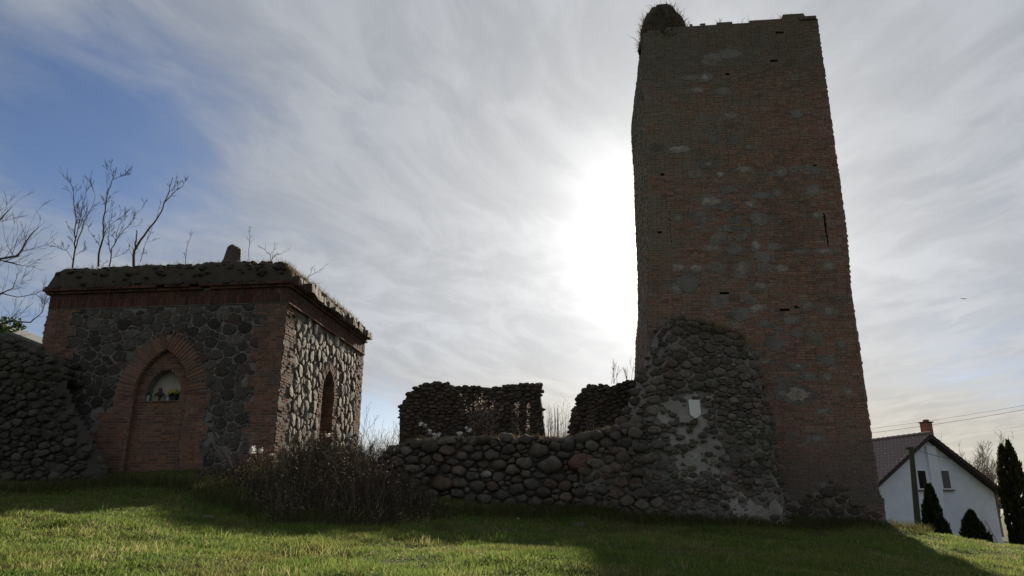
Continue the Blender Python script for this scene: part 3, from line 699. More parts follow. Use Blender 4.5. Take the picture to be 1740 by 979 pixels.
# mossy rounded stump of a turret on the top left corner
cap = MB(); c0 = TF.sz(1133, 66); cr = (TF.sz(1176, 60)[0] - TF.sz(1089, 60)[0]) / 2; ch = TF.sz(1128, 17, -cr)[1] - c0[1]
NA, NR = 26, 9
vs = []; fs = []
for i in range(NR + 1):
    th = math.pi / 2 * i / NR
    for k in range(NA):
        a = 2 * math.pi * k / NA; mm = 1 + .06 * math.sin(3 * a + i * .5) + .05 * math.sin(7 * a + 1.3 * i) + rng.uniform(-.05, .05)
        rad = cr * math.cos(th) ** .62 * mm; q = TF.at(c0[0] + rad * math.cos(a), c0[1] + ch * math.sin(th) * (1 + rng.uniform(-.02, .02)), -cr * .98 + rad * math.sin(a) * 1.0)
        vs.append(q)
for i in range(NR):
    for k in range(NA): fs.append((i * NA + k, i * NA + (k + 1) % NA, (i + 1) * NA + (k + 1) % NA, (i + 1) * NA + k))
fs.append(tuple(range(NR * NA, (NR + 1) * NA))); cap.add(vs, fs)
build('mossy_cap', cap, M_sod, tower, smooth=False)
# shaggy edge of the cap and grass along the top
pts = []
rg = np.random.default_rng(3)
for _ in range(1500):
    a = rg.uniform(0, 2 * np.pi); th = abs(rg.normal(0, .45)); rad = cr * math.cos(th) ** .7
    pts.append(TF.at(c0[0] + rad * math.cos(a), c0[1] + ch * math.sin(th), -cr * .98 + rad * math.sin(a)))
for _ in range(260):
    s = rg.uniform(top[3][0], top[-5][0]); z = interp(sorted([(b, a) for a, b in top], key=lambda q: q[1]), s) if False else float(np.interp(s, [q[0] for q in top], [q[1] for q in top])); pts.append(TF.at(s, z - .05, rg.uniform(-1.2, -.02)))
pts = np.array(pts); n = len(pts)
link('dry_grass', blades_mesh('dry_grass', pts, rg.uniform(.06, .3, n), rg.uniform(.012, .03, n), rg.uniform(.2, 1.6, n), rg.random(n), M_dry, 4), tower, kind='stuff')
pl = TF.sz(1197, 38)
wp = thing('weed', TF.at(pl[0], pl[1], -.3), 'small leafy weed growing on the tower top beside the mossy cap', 'plant')
mb = MB(); lv = MB()
for k in range(3):
    q = Vector(TF.at(pl[0] + rng.uniform(-.05, .05), pl[1] - .05, -.3)); e = q + Vector((rng.uniform(-.1, .1), 0, rng.uniform(.12, .25))); mb.tube([q, e], [.008, .005], 3)
    for _ in range(6): leaf(lv, q.lerp(e, rng.uniform(.4, 1.1)), .05, rng)
build('stem', mb, M_weed, wp); build('leaves', lv, M_ivy, wp, kind='stuff')
pl = TF.sz(1232, 36)
wp = thing('dead_shrub', TF.at(pl[0], pl[1], -.5), 'thin dead twigs on the middle of the tower top', 'plant')
mb = MB()
for k in range(5): grow(mb, TF.at(pl[0] + rng.uniform(-.2, .25), pl[1] - .1, -.5), (rng.uniform(-.3, .3), 0, 1), rng.uniform(.2, .42), .008, 1, rng, .5, (1, 3), minr=.003)
build('twigs', mb, M_weed, wp, kind='stuff')
tb = MB(); e_ = TF.sz(1377, 31)                   # timber end or coping slab jutting from the top right corner
q = [TF.at(e_[0] - .35, e_[1] - .06, .05), TF.at(e_[0] + .16, e_[1] - .06, .05), TF.at(e_[0] + .16, e_[1] - .06, -.5), TF.at(e_[0] - .35, e_[1] - .06, -.5)]
q2 = [(x, y, z + .11) for x, y, z in q]; tb.add(q + q2, BOXF); build('coping_slab', tb, M_ruin, tower)

# ------------------------------------------------------------------ rubble stub against the tower, and its sign
rng = random.Random(11)
MOUT = [TF.sz(*q) for q in [(985, 765), (1000, 742), (1030, 733), (1060, 706), (1072, 672), (1086, 640), (1100, 600), (1108, 572), (1125, 550), (1150, 541), (1180, 545), (1212, 556), (1245, 568), (1268, 582), (1283, 610), (1292, 650), (1302, 700), (1308, 745), (1318, 800), (1326, 850), (1330, 905), (985, 905)]]
MOUT = [(a, b) for a, b in MOUT]
def pdist(poly, x, y, skip_bottom=True):
    best = 9.0; n = len(poly)
    for i in range(n):
        (x0, y0), (x1, y1) = poly[i], poly[(i + 1) % n]
        if skip_bottom and i >= n - 2: continue
        dx, dy = x1 - x0, y1 - y0; t = max(0, min(1, ((x - x0) * dx + (y - y0) * dy) / (dx * dx + dy * dy + 1e-9)))
        best = min(best, math.hypot(x - x0 - t * dx, y - y0 - t * dy))
    return best
zlo, zhi = 1.2, TF.sz(1150, 541)[1]
DW = 1.55                                    # the low wall's face stands this far in front of the tower
def mdep(s, z):
    if not inside(MOUT, s, z): return -0.25
    e = min(1.0, pdist(MOUT, s, z) / 0.55); e = math.sqrt(max(0.0, 1 - (1 - e) ** 2))
    t = max(0.0, min(1.0, (z - 3.2) / (zhi - 3.2))); full = DW * (1 - .72 * t ** 1.2) + .05 * math.sin(s * 3.1 + z * 2) + .05 * math.sin(z * 4.3 - s)
    return -0.1 + (full + .1) * e
stub = thing('rubble_buttress', TF.at(1.2, 1.8, .9), 'sloping stub of rubble and pale mortar leaning on the lower left of the tower', 'ruin')
mb = MB(); ns_, nz_ = 110, 120; s0_, s1_ = MOUT[0][0] - .3, max(q[0] for q in MOUT) + .15
vs = [TF.at(s0_ + (s1_ - s0_) * i / ns_, zlo - .3 + (zhi + .2 - zlo + .3) * j / nz_, mdep(s0_ + (s1_ - s0_) * i / ns_, zlo + .0 + (zhi + .2 - zlo) * j / nz_) - .018 + rng.uniform(-.018, .018)) for j in range(nz_ + 1) for i in range(ns_ + 1)]
W1 = ns_ + 1
def q_in(i, j): return inside(MOUT, s0_ + (s1_ - s0_) * i / ns_, zlo + (zhi + .2 - zlo) * j / nz_)
fs = [(j * W1 + i, j * W1 + i + 1, (j + 1) * W1 + i + 1, (j + 1) * W1 + i) for j in range(nz_) for i in range(ns_) if any(q_in(a, b) for a in (i, i + 1) for b in (j, j + 1))]
PALEP = [[TF.sz(*q, DW) for q in [(1118, 672), (1150, 662), (1212, 660), (1226, 700), (1230, 760), (1222, 800), (1190, 812), (1150, 790), (1128, 740)]], [TF.sz(*q, DW) for q in [(1216, 790), (1250, 800), (1262, 840), (1322, 838), (1326, 875), (1300, 885), (1240, 850)]]]
def c_mid(f): i = f[0] % W1; j = f[0] // W1; return s0_ + (s1_ - s0_) * (i + .5) / ns_, zlo + (zhi + .2 - zlo) * (j + .5) / nz_
def wob(p): return p[0] + .09 * math.sin(p[1] * 9 + p[0] * 4) + .05 * math.sin(p[1] * 23), p[1] + .09 * math.sin(p[0] * 11) + .05 * math.sin(p[0] * 25 + 2)
pale = [f for f in fs if any(inside(pp, *wob(c_mid(f))) for pp in PALEP)]; pset = set(pale)
mb.add(vs, [f for f in fs if f not in pset]); build('rubble_core', mb, M_mortardark, stub, smooth=True)
mb = MB(); mb.add([tuple(np.array(v) + np.array([TN[0], TN[1], 0]) * .02) for v in vs], pale); build('lime_render', mb, M_mortarpale, stub, smooth=True)
PLQ = TF.sz(1183, 692, DW)
def is_flat(s, z):
    return inside([TF.sz(*q, DW) for q in [(1115, 668), (1205, 668), (1222, 760), (1232, 840), (1240, 880), (1135, 880), (1112, 760)]], s, z)
FLATP = [TF.sz(*q, DW) for q in [(1128, 664), (1212, 664), (1226, 760), (1238, 840), (1242, 890), (1120, 890), (1130, 760)]]
def mr(s, z):
    if inside(FLATP, s, z): return (.03, .11)
    if s > FLATP[2][0] and z < 5: return (.035, .13)
    return (.05, .18)
def mkeep(s, z):
    if not inside(MOUT, s, z): return False
    if abs(s - PLQ[0]) < .2 and abs(z - PLQ[1]) < .24: return False
    if inside(PALEP[0], s, z): return rng.random() < .5
    if inside(PALEP[1], s, z): return rng.random() < .5
    return True
def md2(s, z): return mdep(s, z) + (.012 if inside(FLATP, s, z) else 0)
stones(stub, TF, mkeep, (s0_, s1_, 1.3, zhi + .1), mr, rng, M_rubble, aniso=1.5, gap=.017, soft=0, nseg=10, sharp=True, bulge=.42, flat=.8, dfun=md2, limit=295, jit=.04, back=.16)
# grass and dead twigs on its top
pts = []
for _ in range(700):
    u = rg.uniform(1130, 1262); v = 545 + (max(0, u - 1165) * .28) + rg.uniform(-2, 26); s, z = TF.sz(u, v); pts.append(TF.at(s, z, max(.02, mdep(s, z)) + rg.uniform(-.02, .05)))
pts = np.array(pts); n = len(pts)
link('dry_grass', blades_mesh('dry_grass', pts, rg.uniform(.06, .24, n), rg.uniform(.008, .016, n), rg.uniform(.2, 1.0, n), rg.random(n) * .5, M_rough, 5), stub, kind='stuff')
# the pentagonal sign
sg = [(-.135, .23), (.135, .22), (.15, -.13), (.01, -.25), (-.12, -.14)]
mb = MB(); slab(TF, [(PLQ[0] + a, PLQ[1] + b) for a, b in sg][::-1], mdep(*PLQ) + .045, mdep(*PLQ) + .025, mb)
so_ = build('shield_sign', mb, M_white); tag(so_, 'blank white shield-shaped sign fixed on the rubble stub below the tower', 'sign')
mb = MB(); slab(TF, [(PLQ[0] - .02, PLQ[1] + .02), (PLQ[0] + .02, PLQ[1] + .02), (PLQ[0] + .02, PLQ[1] - .05), (PLQ[0] - .02, PLQ[1] - .05)][::-1], mdep(*PLQ) + .024, mdep(*PLQ) - .08, mb)
br_ = build('bracket', mb, M_iron); br_.parent = so_

# ------------------------------------------------------------------ low boulder wall
rng = random.Random(23)
LW = Face(np.array(TF.at(0, 0, DW)[:2]), TE1, TN)
LOUT = [LW.sz(*q) for q in [(640, 772), (668, 762), (690, 752), (715, 747), (760, 745), (800, 744), (880, 744), (930, 744), (975, 745), (1000, 738), (1040, 728), (1066, 722), (1092, 720), (1092, 900), (640, 900)]]
lowall = thing('boulder_wall', LW.at((LOUT[0][0] + LOUT[-2][0]) / 2, 1.7, -.4), 'low dry wall of round grey boulders joining the chapel weeds to the tower', 'wall')
mb = MB(); shr = [(a, b - .07) for a, b in LOUT]; slab(LW, shr[::-1], -.05, -.8, mb); build('core', mb, M_core, lowall)
fixed = []
def fx(u, v, ru): s, z = LW.sz(u, v); s1, _ = LW.sz(u + ru, v); fixed.append((s, z, s1 - s)); return len(fixed) - 1
RED = fx(988, 787, 23); PALE = fx(827, 806, 9); fx(935, 791, 22); fx(892, 787, 15); fx(748, 821, 20); fx(846, 790, 14); fx(905, 823, 15); fx(821, 789, 10); fx(732, 761, 14); fx(760, 765, 14); fx(915, 766, 19); fx(795, 762, 12); fx(785, 774, 13); fx(812, 827, 15); fx(877, 832, 14); fx(847, 810, 11); fx(878, 815, 10)
stones(lowall, LW, lambda s, z: inside(LOUT, s, z), (LOUT[0][0] - .2, LOUT[-2][0] + .2, 1.2, max(q[1] for q in LOUT) + .15), lambda s, z: (.05, .18), rng, M_boulder, aniso=1.45, gap=.010, bulge=.55, flat=1.2, soft=1, rough=1.7, limit=280, fixed=fixed,
       matfun=lambda s, z, i, r: M_redstone if i == RED else (M_palestone if i == PALE else M_boulder), jit=.045, nseg=11, back=.14)
top_rocks(lowall, LW, LOUT[1:13], .75, rng, M_boulder, .11, .2, budget=0)
pts = []
lx = [q[0] for q in LOUT[:13]]; lz = [q[1] for q in LOUT[:13]]
for _ in range(2600):
    s = rg.uniform(LOUT[1][0], LOUT[12][0]); pts.append(LW.at(s, float(np.interp(s, lx, lz)) - .06, rg.uniform(-.85, -.04)))
pts = np.array(pts); n = len(pts)
link('dry_grass', blades_mesh('dry_grass', pts, rg.uniform(.05, .22, n), rg.uniform(.006, .014, n), rg.uniform(.1, .8, n), rg.random(n), M_dry, 6), lowall, kind='stuff')

# ------------------------------------------------------------------ far nave wall, two pieces
rng = random.Random(31)
BW = Face(np.array(TF.at(0, 0, -5.0)[:2]), TE1, TN)
def ruin(name, px, label, seed, mat, topcount):
    rr = random.Random(seed); out = [BW.sz(*q) for q in px]
    root = thing(name, BW.at(sum(q[0] for q in out) / len(out), 3.0, -.4), label, 'wall', 'ruined nave walls')
    mb = MB(); slab(BW, [(a, b - .06) for a, b in out][::-1], -.035, -.85, mb); build('core', mb, M_core, root)
    xs = [q[0] for q in out]; zs = [q[1] for q in out]
    stones(root, BW, lambda s, z: inside(out, s, z), (min(xs) - .2, max(xs) + .2, 2.2, max(zs) + .2), lambda s, z: (.04, .13), rr, mat, aniso=1.9, gap=.010, soft=0, sharp=True, bulge=.45, limit=250, jit=.04, back=.1)
    top_rocks(root, BW, out[:topcount], .8, rr, mat, .06, .13, budget=30)
    # end faces
    return root
ruin('ruined_wall', [(679, 690), (680, 694), (689, 682), (694, 668), (706, 658), (722, 653), (742, 651), (760, 651), (782, 657), (815, 656), (832, 660), (860, 654), (885, 652), (915, 650), (917, 665), (921, 690), (922, 705), (927, 740), (928, 775), (678, 775)],
     'roofless ruined stone wall standing between the chapel and the gap', 5, M_ruin, 15)
ruin('ruined_wall', [(968, 745), (970, 722), (975, 700), (978, 690), (984, 672), (1002, 653), (1022, 653), (1040, 657), (1062, 648), (1082, 644), (1120, 640), (1125, 775), (968, 775)],
     'smaller ruined stone wall fragment joined to the tower\'s left side', 6, M_ruin, 11)

# ------------------------------------------------------------------ chapel
rng = random.Random(41)
CP = R(6.5); CE1 = (math.cos(CP), -math.sin(CP)); CE2 = (math.sin(CP), math.cos(CP)); CN = (-CE2[0], -CE2[1])
CQ = P(465, 760, 17 * K)
CF = Face(CQ, CE1, CN)                 # front: s from -CW to 0
CR = Face(CQ, CE2, CE1)                # right flank: s from 0 to CL
CW, CL = 7.02, 6.9
ZB = 2.0; ZS = CF.sz(490, 513)[1]; ZF = CF.sz(490, 485)[1]; ZC = ZF + .2
chapel = thing('chapel', (CQ[0] - 3.5 * CE1[0] + 3.4 * CE2[0], CQ[1] - 3.5 * CE1[1] + 3.4 * CE2[1], ZB + .5), 'square ruined fieldstone chapel with brick corners and a grassy flat roof', 'chapel')
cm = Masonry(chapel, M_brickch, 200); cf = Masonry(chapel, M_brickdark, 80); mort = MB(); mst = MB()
# outlines of the niche on the front (from the photograph)
nl, nr = CF.sz(224, 690)[0], CF.sz(317, 690)[0]; ncx = (nl + nr) / 2; nw = (nr - nl) / 2
nzs = CF.sz(268, 672)[1]; nza = CF.sz(270, 594)[1]; RING = CF.sz(349, 690)[0] - nr
def open_hw(z): return arch_hw(z, nzs, nza, nw)
oza = CF.sz(271, 569)[1]
def ring_hw(z): return arch_hw(z, nzs, oza, nw + RING) 
# base of the brick surround widens to the left
lowz = CF.sz(180, 702)[1]; wl = CF.sz(163, 720)[0]
QL = CF.sz(122, 560)[0] + CW; QR = -CF.sz(440, 560)[0]
def quoin(z, k): return k + (.16 if int(z / .34) % 2 else -.05)
def front_iv(z):
    iv = [(-CW, -CW + quoin(z, QL)), (-quoin(z + .17, QR), 0.0)]
    if z < CF.sz(90, 612)[1]: iv = iv[1:]      # left corner: plain rubble lower down
    h, o = ring_hw(z), open_hw(z)
    if z <= nzs:
        a = ncx - h if z > lowz else wl + (.1 if int(z / .3) % 2 else 0)
        b_ = ncx + h + (.12 if int(z / .4) % 2 else 0.0)
        iv += [(a, ncx - o), (ncx + o, b_)]
    return iv
def brickzone(s, z):
    if any(a - .03 < s < b + .03 for a, b in front_iv(z)): return True
    return z < oza + .02 and abs(s - ncx) < (ring_hw(z) if z > nzs else open_hw(z)) + .02
lay_bricks(cm, mort, CF, front_iv, ZB, ZS - .02, 0.076, 0.25, 0.018, rng, depth=0.22, rough=0.004, pos=0.03, edge=.03)
voussoirs(cm, CF, ncx, nzs, nza, nw, RING * .97, .08, rng, d=.035, depth=.3, joint=.02)
# ring backing mortar
for i in range(40):
    z0, z1 = nzs + (oza - nzs) * i / 40, nzs + (oza - nzs) * (i + 1) / 40
    for sg_ in (-1, 1):
        A0, A1, B0, B1 = open_hw(z0), open_hw(z1), ring_hw(z0), ring_hw(z1)
        mort.quad(CF.at(ncx + sg_ * A0, z0, .012), CF.at(ncx + sg_ * B0, z0, .012), CF.at(ncx + sg_ * B1, z1, .012), CF.at(ncx + sg_ * A1, z1, .012))
# recess: reveals and the brick back wall with its small niche
RD = .15
zr = [ZB + (nza - ZB) * i / 50 for i in range(51)]
sill = CF.sz(278, 683, -RD)[1]; pl_, pr_ = CF.sz(246, 676, -RD)[0], CF.sz(306, 676, -RD)[0]; pcx, pw = (pl_ + pr_) / 2, (pr_ - pl_) / 2
pzs, pza = CF.sz(270, 668, -RD)[1], CF.sz(277, 627, -RD)[1]; PD = .34
def small_hw(z): return arch_hw(z, pzs, pza, pw) if z > sill else 0.0
rev = Masonry(chapel, M_brickch, 0)
for z0, z1 in zip(zr[:-1], zr[1:]):
    for sg_ in (-1, 1):
        a, b_ = open_hw(z0), open_hw(z1)
        mort.quad(CF.at(ncx + sg_ * a, z0, .02), CF.at(ncx + sg_ * a, z0, -RD - .02), CF.at(ncx + sg_ * b_, z1, -RD - .02), CF.at(ncx + sg_ * b_, z1, .02))
class Jamb:
    """inside face of an opening: s is depth into the wall"""
    def __init__(s, F, sc, nd): s.F = F; s.c = sc; s.m = nd
    def at(s, a, z, d): return s.F.at(s.c(z) + s.m * d, z, -a)
    def e(s, a, z): return -s.F.n_
    def n(s, a, z): return s.F.e_ * s.m
for sg_ in (-1, 1):
    J = Jamb(CF, lambda z, g=sg_: ncx + g * open_hw(z), -sg_)
    lay_bricks(cm, mort, J, lambda z: [(.01, RD)], ZB, nza - .12, .074, .25, .012, rng, depth=.06, pos=.012, edge=.0, strips=False)
def back_iv(z):
    h = open_hw(z) + .02; iv = [(ncx - h, ncx + h)]
    k = small_hw(z)
    return cut(iv, pcx - k, pcx + k) if k > 0 else iv
CB = Face(np.array(CF.at(0, 0, -RD)[:2]), CE1, CN)
lay_bricks(cm, mort, CB, back_iv, ZB, nza, .076, .25, .018, rng, depth=.12, rough=.003, edge=0.0)
for i in range(30):
    z0, z1 = sill + (pza - sill) * i / 30, sill + (pza - sill) * (i + 1) / 30; a, b_ = small_hw(z0 + 1e-4), small_hw(z1)
    for sg_ in (-1, 1): mort.quad(CB.at(pcx + sg_ * a, z0, 0), CB.at(pcx + sg_ * a, z0, -PD), CB.at(pcx + sg_ * b_, z1, -PD), CB.at(pcx + sg_ * b_, z1, 0))
mort.quad(CB.at(pcx - pw - .05, sill, .03), CB.at(pcx + pw + .05, sill, .03), CB.at(pcx + pw + .05, sill, -PD), CB.at(pcx - pw - .05, sill, -PD))
mb = MB(); ring = [(pcx - small_hw(sill + 1e-4 + (pza - sill) * i / 16), sill + (pza - sill) * i / 16) for i in range(17)]; ring += [(2 * pcx - a, z) for a, z in ring[-2::-1]]
mb.add([CB.at(a, z, -PD + .02) for a, z in ring], [tuple(range(len(ring)))]); build('niche_plaster', mb, M_plaster, chapel)
# frieze of upright bricks and the stepped cornice, on both seen sides
for (FF, a0, a1) in ((CF, -CW, 0.0), (CR, 0.0, CL)):
    x = a0
    while x < a1 - .02:
        w = .095 * rng.uniform(.92, 1.08); w = min(w, a1 - x)
        for (za, zb_) in ((ZS + .005, (ZS + ZF) / 2 - .006), ((ZS + ZF) / 2 + .004, ZF - .06)):
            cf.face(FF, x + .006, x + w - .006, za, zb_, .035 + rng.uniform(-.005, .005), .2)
        x += w
    mort.quad(FF.at(a0, ZS - .02, .02), FF.at(a1, ZS - .02, .02), FF.at(a1, ZF, .02), FF.at(a0, ZF, .02))
    ov = .10
    for k, (z0, z1, d) in enumerate(((ZF - .055, ZF + .02, .10), (ZF + .024, ZF + .10, .17))):
        x = a0 - (d if FF is CF else 0.02)
        while x < a1 + d - .02:
            w = .25 * rng.uniform(.8, 1.1); w = min(w, a1 + d - x)
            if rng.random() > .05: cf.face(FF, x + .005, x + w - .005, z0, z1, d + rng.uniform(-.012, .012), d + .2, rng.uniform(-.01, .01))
            x += w
# thin projecting course under the frieze on the flank
x = 0.0
while x < CL:
    w = .26 * rng.uniform(.9, 1.1); cm.face(CR, x + .006, min(CL, x + w) - .004, ZS - .045, ZS + .0, .075 + rng.uniform(-.01, .01), .2); x += w
# flank: quoins and doorway
dl, dr = 2.95, 4.35; dcx, dw = (dl + dr) / 2 - .05, .52; dzs = CR.sz(556, 672)[1]; dza = CR.sz(558, 628)[1]; DRG = .26
def door_hw(z): return arch_hw(z, dzs, dza, dw)
def dring_hw(z): return arch_hw(z, dzs, dza + .3, dw + DRG)
def flank_iv(z):
    iv = [(0.0, .62 + (.16 if int(z / .3) % 2 else 0)), (CL - .62 - (.16 if int(z / .3) % 2 else 0), CL)]
    if z <= dzs: iv += [(dcx - dw - DRG - (.1 if int(z / .4) % 2 else 0), dcx - dw), (dcx + dw, dcx + dw + DRG + (.1 if int(z / .4) % 2 else 0))]
    return iv
lay_bricks(cm, mort, CR, flank_iv, ZB - .3, ZS - .05, .076, .25, .018, rng, depth=.22, rough=.012, pos=.02, hole=lambda s, z: rng.random() < .07, edge=.03, tilt=.02)
voussoirs(cm, CR, dcx, dzs, dza, dw, DRG, .078, rng, d=.03, depth=.3)
for i in range(30):
    z0, z1 = dzs + (dza + .3 - dzs) * i / 30, dzs + (dza + .3 - dzs) * (i + 1) / 30
    for sg_ in (-1, 1): mort.quad(CR.at(dcx + sg_ * door_hw(z0), z0, .008), CR.at(dcx + sg_ * dring_hw(z0), z0, .008), CR.at(dcx + sg_ * dring_hw(z1), z1, .008), CR.at(dcx + sg_ * door_hw(z1), z1, .008))
for sg_ in (-1, 1):
    J = Jamb(CR, lambda z, g=sg_: dcx + g * door_hw(z), -sg_)
    lay_bricks(cm, mort, J, lambda z: [(.01, .75)], ZB - .3, dza - .1, .074, .25, .012, rng, depth=.08, pos=.01, edge=0.0)
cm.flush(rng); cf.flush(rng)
build('mortar', mort, M_mortar, chapel)
# fieldstone infill with its lime mortar bed
rows = 70
for i in range(rows):
    z0, z1 = ZB - .4 + (ZS - ZB + .4) * i / rows, ZB - .4 + (ZS - ZB + .4) * (i + 1) / rows; zm = (z0 + z1) / 2
    iv = [(-CW, -.01)]
    if zm < nza: iv = cut(iv, ncx - open_hw(zm) - .02, ncx + open_hw(zm) + .02)
    for a, b_ in iv: mst.quad(CF.at(a, z0, -.02), CF.at(b_, z0, -.02), CF.at(b_, z1, -.02), CF.at(a, z1, -.02))
    iv = [(0.01, CL)]
    if zm < dza: iv = cut(iv, dcx - door_hw(zm) - .02, dcx + door_hw(zm) + .02)
    for a, b_ in iv: mst.quad(CR.at(a, z0, -.02), CR.at(b_, z0, -.02), CR.at(b_, z1, -.02), CR.at(a, z1, -.02))
build('mortar_bed', mst, M_mortar, chapel)
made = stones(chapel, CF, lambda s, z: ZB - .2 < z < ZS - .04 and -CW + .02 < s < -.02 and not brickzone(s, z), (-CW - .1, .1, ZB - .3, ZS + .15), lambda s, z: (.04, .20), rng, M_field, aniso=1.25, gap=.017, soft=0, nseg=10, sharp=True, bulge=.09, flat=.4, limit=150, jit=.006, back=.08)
def flank_keep(s, z):
    if not (ZB - .2 < z < ZS - .06 and .02 < s < CL - .02): return False
    if any(a - .02 < s < b_ + .02 for a, b_ in flank_iv(z)): return False
    return not (z > dzs and abs(s - dcx) < dring_hw(z)) and not (z <= dzs and abs(s - dcx) < dw)
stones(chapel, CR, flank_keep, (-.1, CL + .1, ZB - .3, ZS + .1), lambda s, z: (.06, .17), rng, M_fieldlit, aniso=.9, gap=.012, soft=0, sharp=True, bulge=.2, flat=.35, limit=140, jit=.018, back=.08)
# closed body: rear and left walls, ceiling, dark interior
body = MB()
def cc_(s, d, z): q = CF.at(s, z, -d); return q
for (a, b_) in (((-CW, 0.0), (-CW, CL)), ((-CW, CL), (0, CL))):
    body.quad(cc_(*a, ZB - .5), cc_(*b_, ZB - .5), cc_(*b_, ZF), cc_(*a, ZF))
body.quad(cc_(-CW, 0, ZF + .03), cc_(0, 0, ZF + .03), cc_(0, CL, ZF + .03), cc_(-CW, CL, ZF + .03))
build('rear_wall', body, M_mortardark, chapel)
# sod roof: rounded turf bank over the cornice
NS, ND = 60, 50; vs = []; o_ = .12
ZT = CF.sz(300, 449, -.9)[1]
lift = ZT - (ZF + .1) - .24
for j in range(ND + 1):
    for i in range(NS + 1):
        s = -CW - o_ + (CW + 2 * o_) * i / NS; d = -o_ + (CL + 2 * o_) * j / ND
        eL, eR, eF, eB = (s + CW + o_), (o_ - s), (d + o_), (CL + o_ - d); e = min(eL / .5, eR / .9, eF / .45, eB / .8); e = max(0, min(1, e))
        z = ZF + .10 + lift * math.sqrt(1 - (1 - e) ** 2) + (.06 * math.sin(s * 2.3 + d) * math.sin(d * 1.9) + .03 * math.sin(s * 7 + d * 3) + rng.uniform(-.05, .05)) * min(1, e * 3 + .15)
        if eR < 1.4 and e > .3: z -= .04
        vs.append(cc_(s, d, z))
mb = MB(); W1 = NS + 1
mb.add(vs, [(j * W1 + i, j * W1 + i + 1, (j + 1) * W1 + i + 1, (j + 1) * W1 + i) for j in range(ND) for i in range(NS)])
build('sod_roof', mb, M_sod, chapel, smooth=True)
# broken coping stones lying along the eaves
def coping(FF, a0, a1, dd, n_, sz):
    for i in range(n_):
        a = a0 + (a1 - a0) * (i + .5) / n_ + rng.uniform(-.05, .05); h = rng.uniform(.07, .17) * sz; w = (a1 - a0) / n_ * rng.uniform(.35, .5)
        mb = MB(); q = FF.at(a, ZF + .10 + h * .6, dd + rng.uniform(-.06, .03)); vs = []; e, n = FF.e_, FF.n_; dp = rng.uniform(.16, .24); tl = rng.uniform(-.12, .12)
        for (x, y, z) in ((-1, -1, -1), (1, -1, -1), (1, 1, -1), (-1, 1, -1), (-1, -1, 1), (1, -1, 1), (1, 1, 1), (-1, 1, 1)):
            j = lambda: rng.uniform(.78, 1.0)
            vs.append((q[0] + e[0] * w * x * j() + n[0] * dp * y * j(), q[1] + e[1] * w * x * j() + n[1] * dp * y * j(), q[2] + h * z * j() + tl * w * x))
        mb.add(vs, BOXF); build('coping_stone', mb, M_ruin if FF is CR else M_sodstone, chapel)
coping(CR, .1, CL + .12, .1, 20, 1.0)
coping(CF, -CW - .22, 0.1, .0, 22, .4)
# loose rubble in the bank along the eaves
mb = MB()
for _ in range(260):
    if rng.random() < .5: s, d = rng.uniform(-CW - .05, .1), rng.uniform(-.12, .45)
    else: s, d = rng.uniform(-.45, .12), rng.uniform(-.1, CL)
    eL, eR, eF, eB = (s + CW + o_), (o_ - s), (d + o_), (CL + o_ - d); e = max(0, min(1, eL / .5, eR / .9, eF / .45, eB / .8)); r_ = rng.uniform(.03, .10)
    vs, fs = rock(rng, cc_(s, d, ZF + .10 + lift * math.sqrt(1 - (1 - e) ** 2) - r_ * .55), r_ * 1.6, r_, r_ * .7, 7, 4); mb.add(vs, fs, rng.random() + 1e-4)
build('bank_rubble', mb, M_sodstone, chapel, kind='stuff')
# grass standing on the roof edge
pts = []; hh = []
for _ in range(5200):
    if rg.random() < .5: s, d = rg.uniform(-.5, .12), rg.uniform(-.1, CL)
    else: s, d = rg.uniform(-CW, .1), rg.uniform(-.1, 1.5)
    eL, eR, eF, eB = (s + CW + o_), (o_ - s), (d + o_), (CL + o_ - d); e = max(0, min(1, eL / .5, eR / .9, eF / .45, eB / .8))
    if rg.random() > .25 + .75 * (.5 + .5 * math.sin(s * 5.1 + d * 3.3) * math.sin(d * 4.7 - s * 2.1)) ** 2: continue
    pts.append(cc_(s, d, ZF + .08 + lift * math.sqrt(1 - (1 - e) ** 2))); hh.append(rg.uniform(.06, .2) if eR > .6 else rg.uniform(.08, .28))
pts = np.array(pts); n = len(pts)
link('dry_grass', blades_mesh('dry_grass', pts, np.array(hh), rg.uniform(.006, .014, n), rg.uniform(.1, .7, n), rg.random(n), M_dry, 8), chapel, kind='stuff')
# stump of a stone pinnacle on the roof
ks, kz = CF.sz(393, 448, -.8); kt = CF.sz(393, 420, -.8)[1]; kz += .10; kt += .0
mb = MB(); vs = []; fs = []; n = 10; kw = .25
prof = [(0, 1.25), (.12, 1.15), (.3, 1.0), (.6, .92), (.85, .8), (.97, .55), (1.0, .25)]
for (h, r_) in prof:
    for k in range(n):
        a = 6.283 * k / n; q = CF.at(ks + kw * r_ * math.cos(a) + (.05 * h), kz - .15 + (kt - kz + .15) * h + (.06 if math.cos(a) < -.3 and h > .8 else 0), -.8 + kw * .9 * r_ * math.sin(a)); vs.append(q)
for i in range(len(prof) - 1): fs += [(i * n + k, i * n + (k + 1) % n, (i + 1) * n + (k + 1) % n, (i + 1) * n + k) for k in range(n)]
fs.append(tuple(range((len(prof) - 1) * n, len(prof) * n))); mb.add(vs, fs); build('pinnacle_stump', mb, M_ruin, chapel)

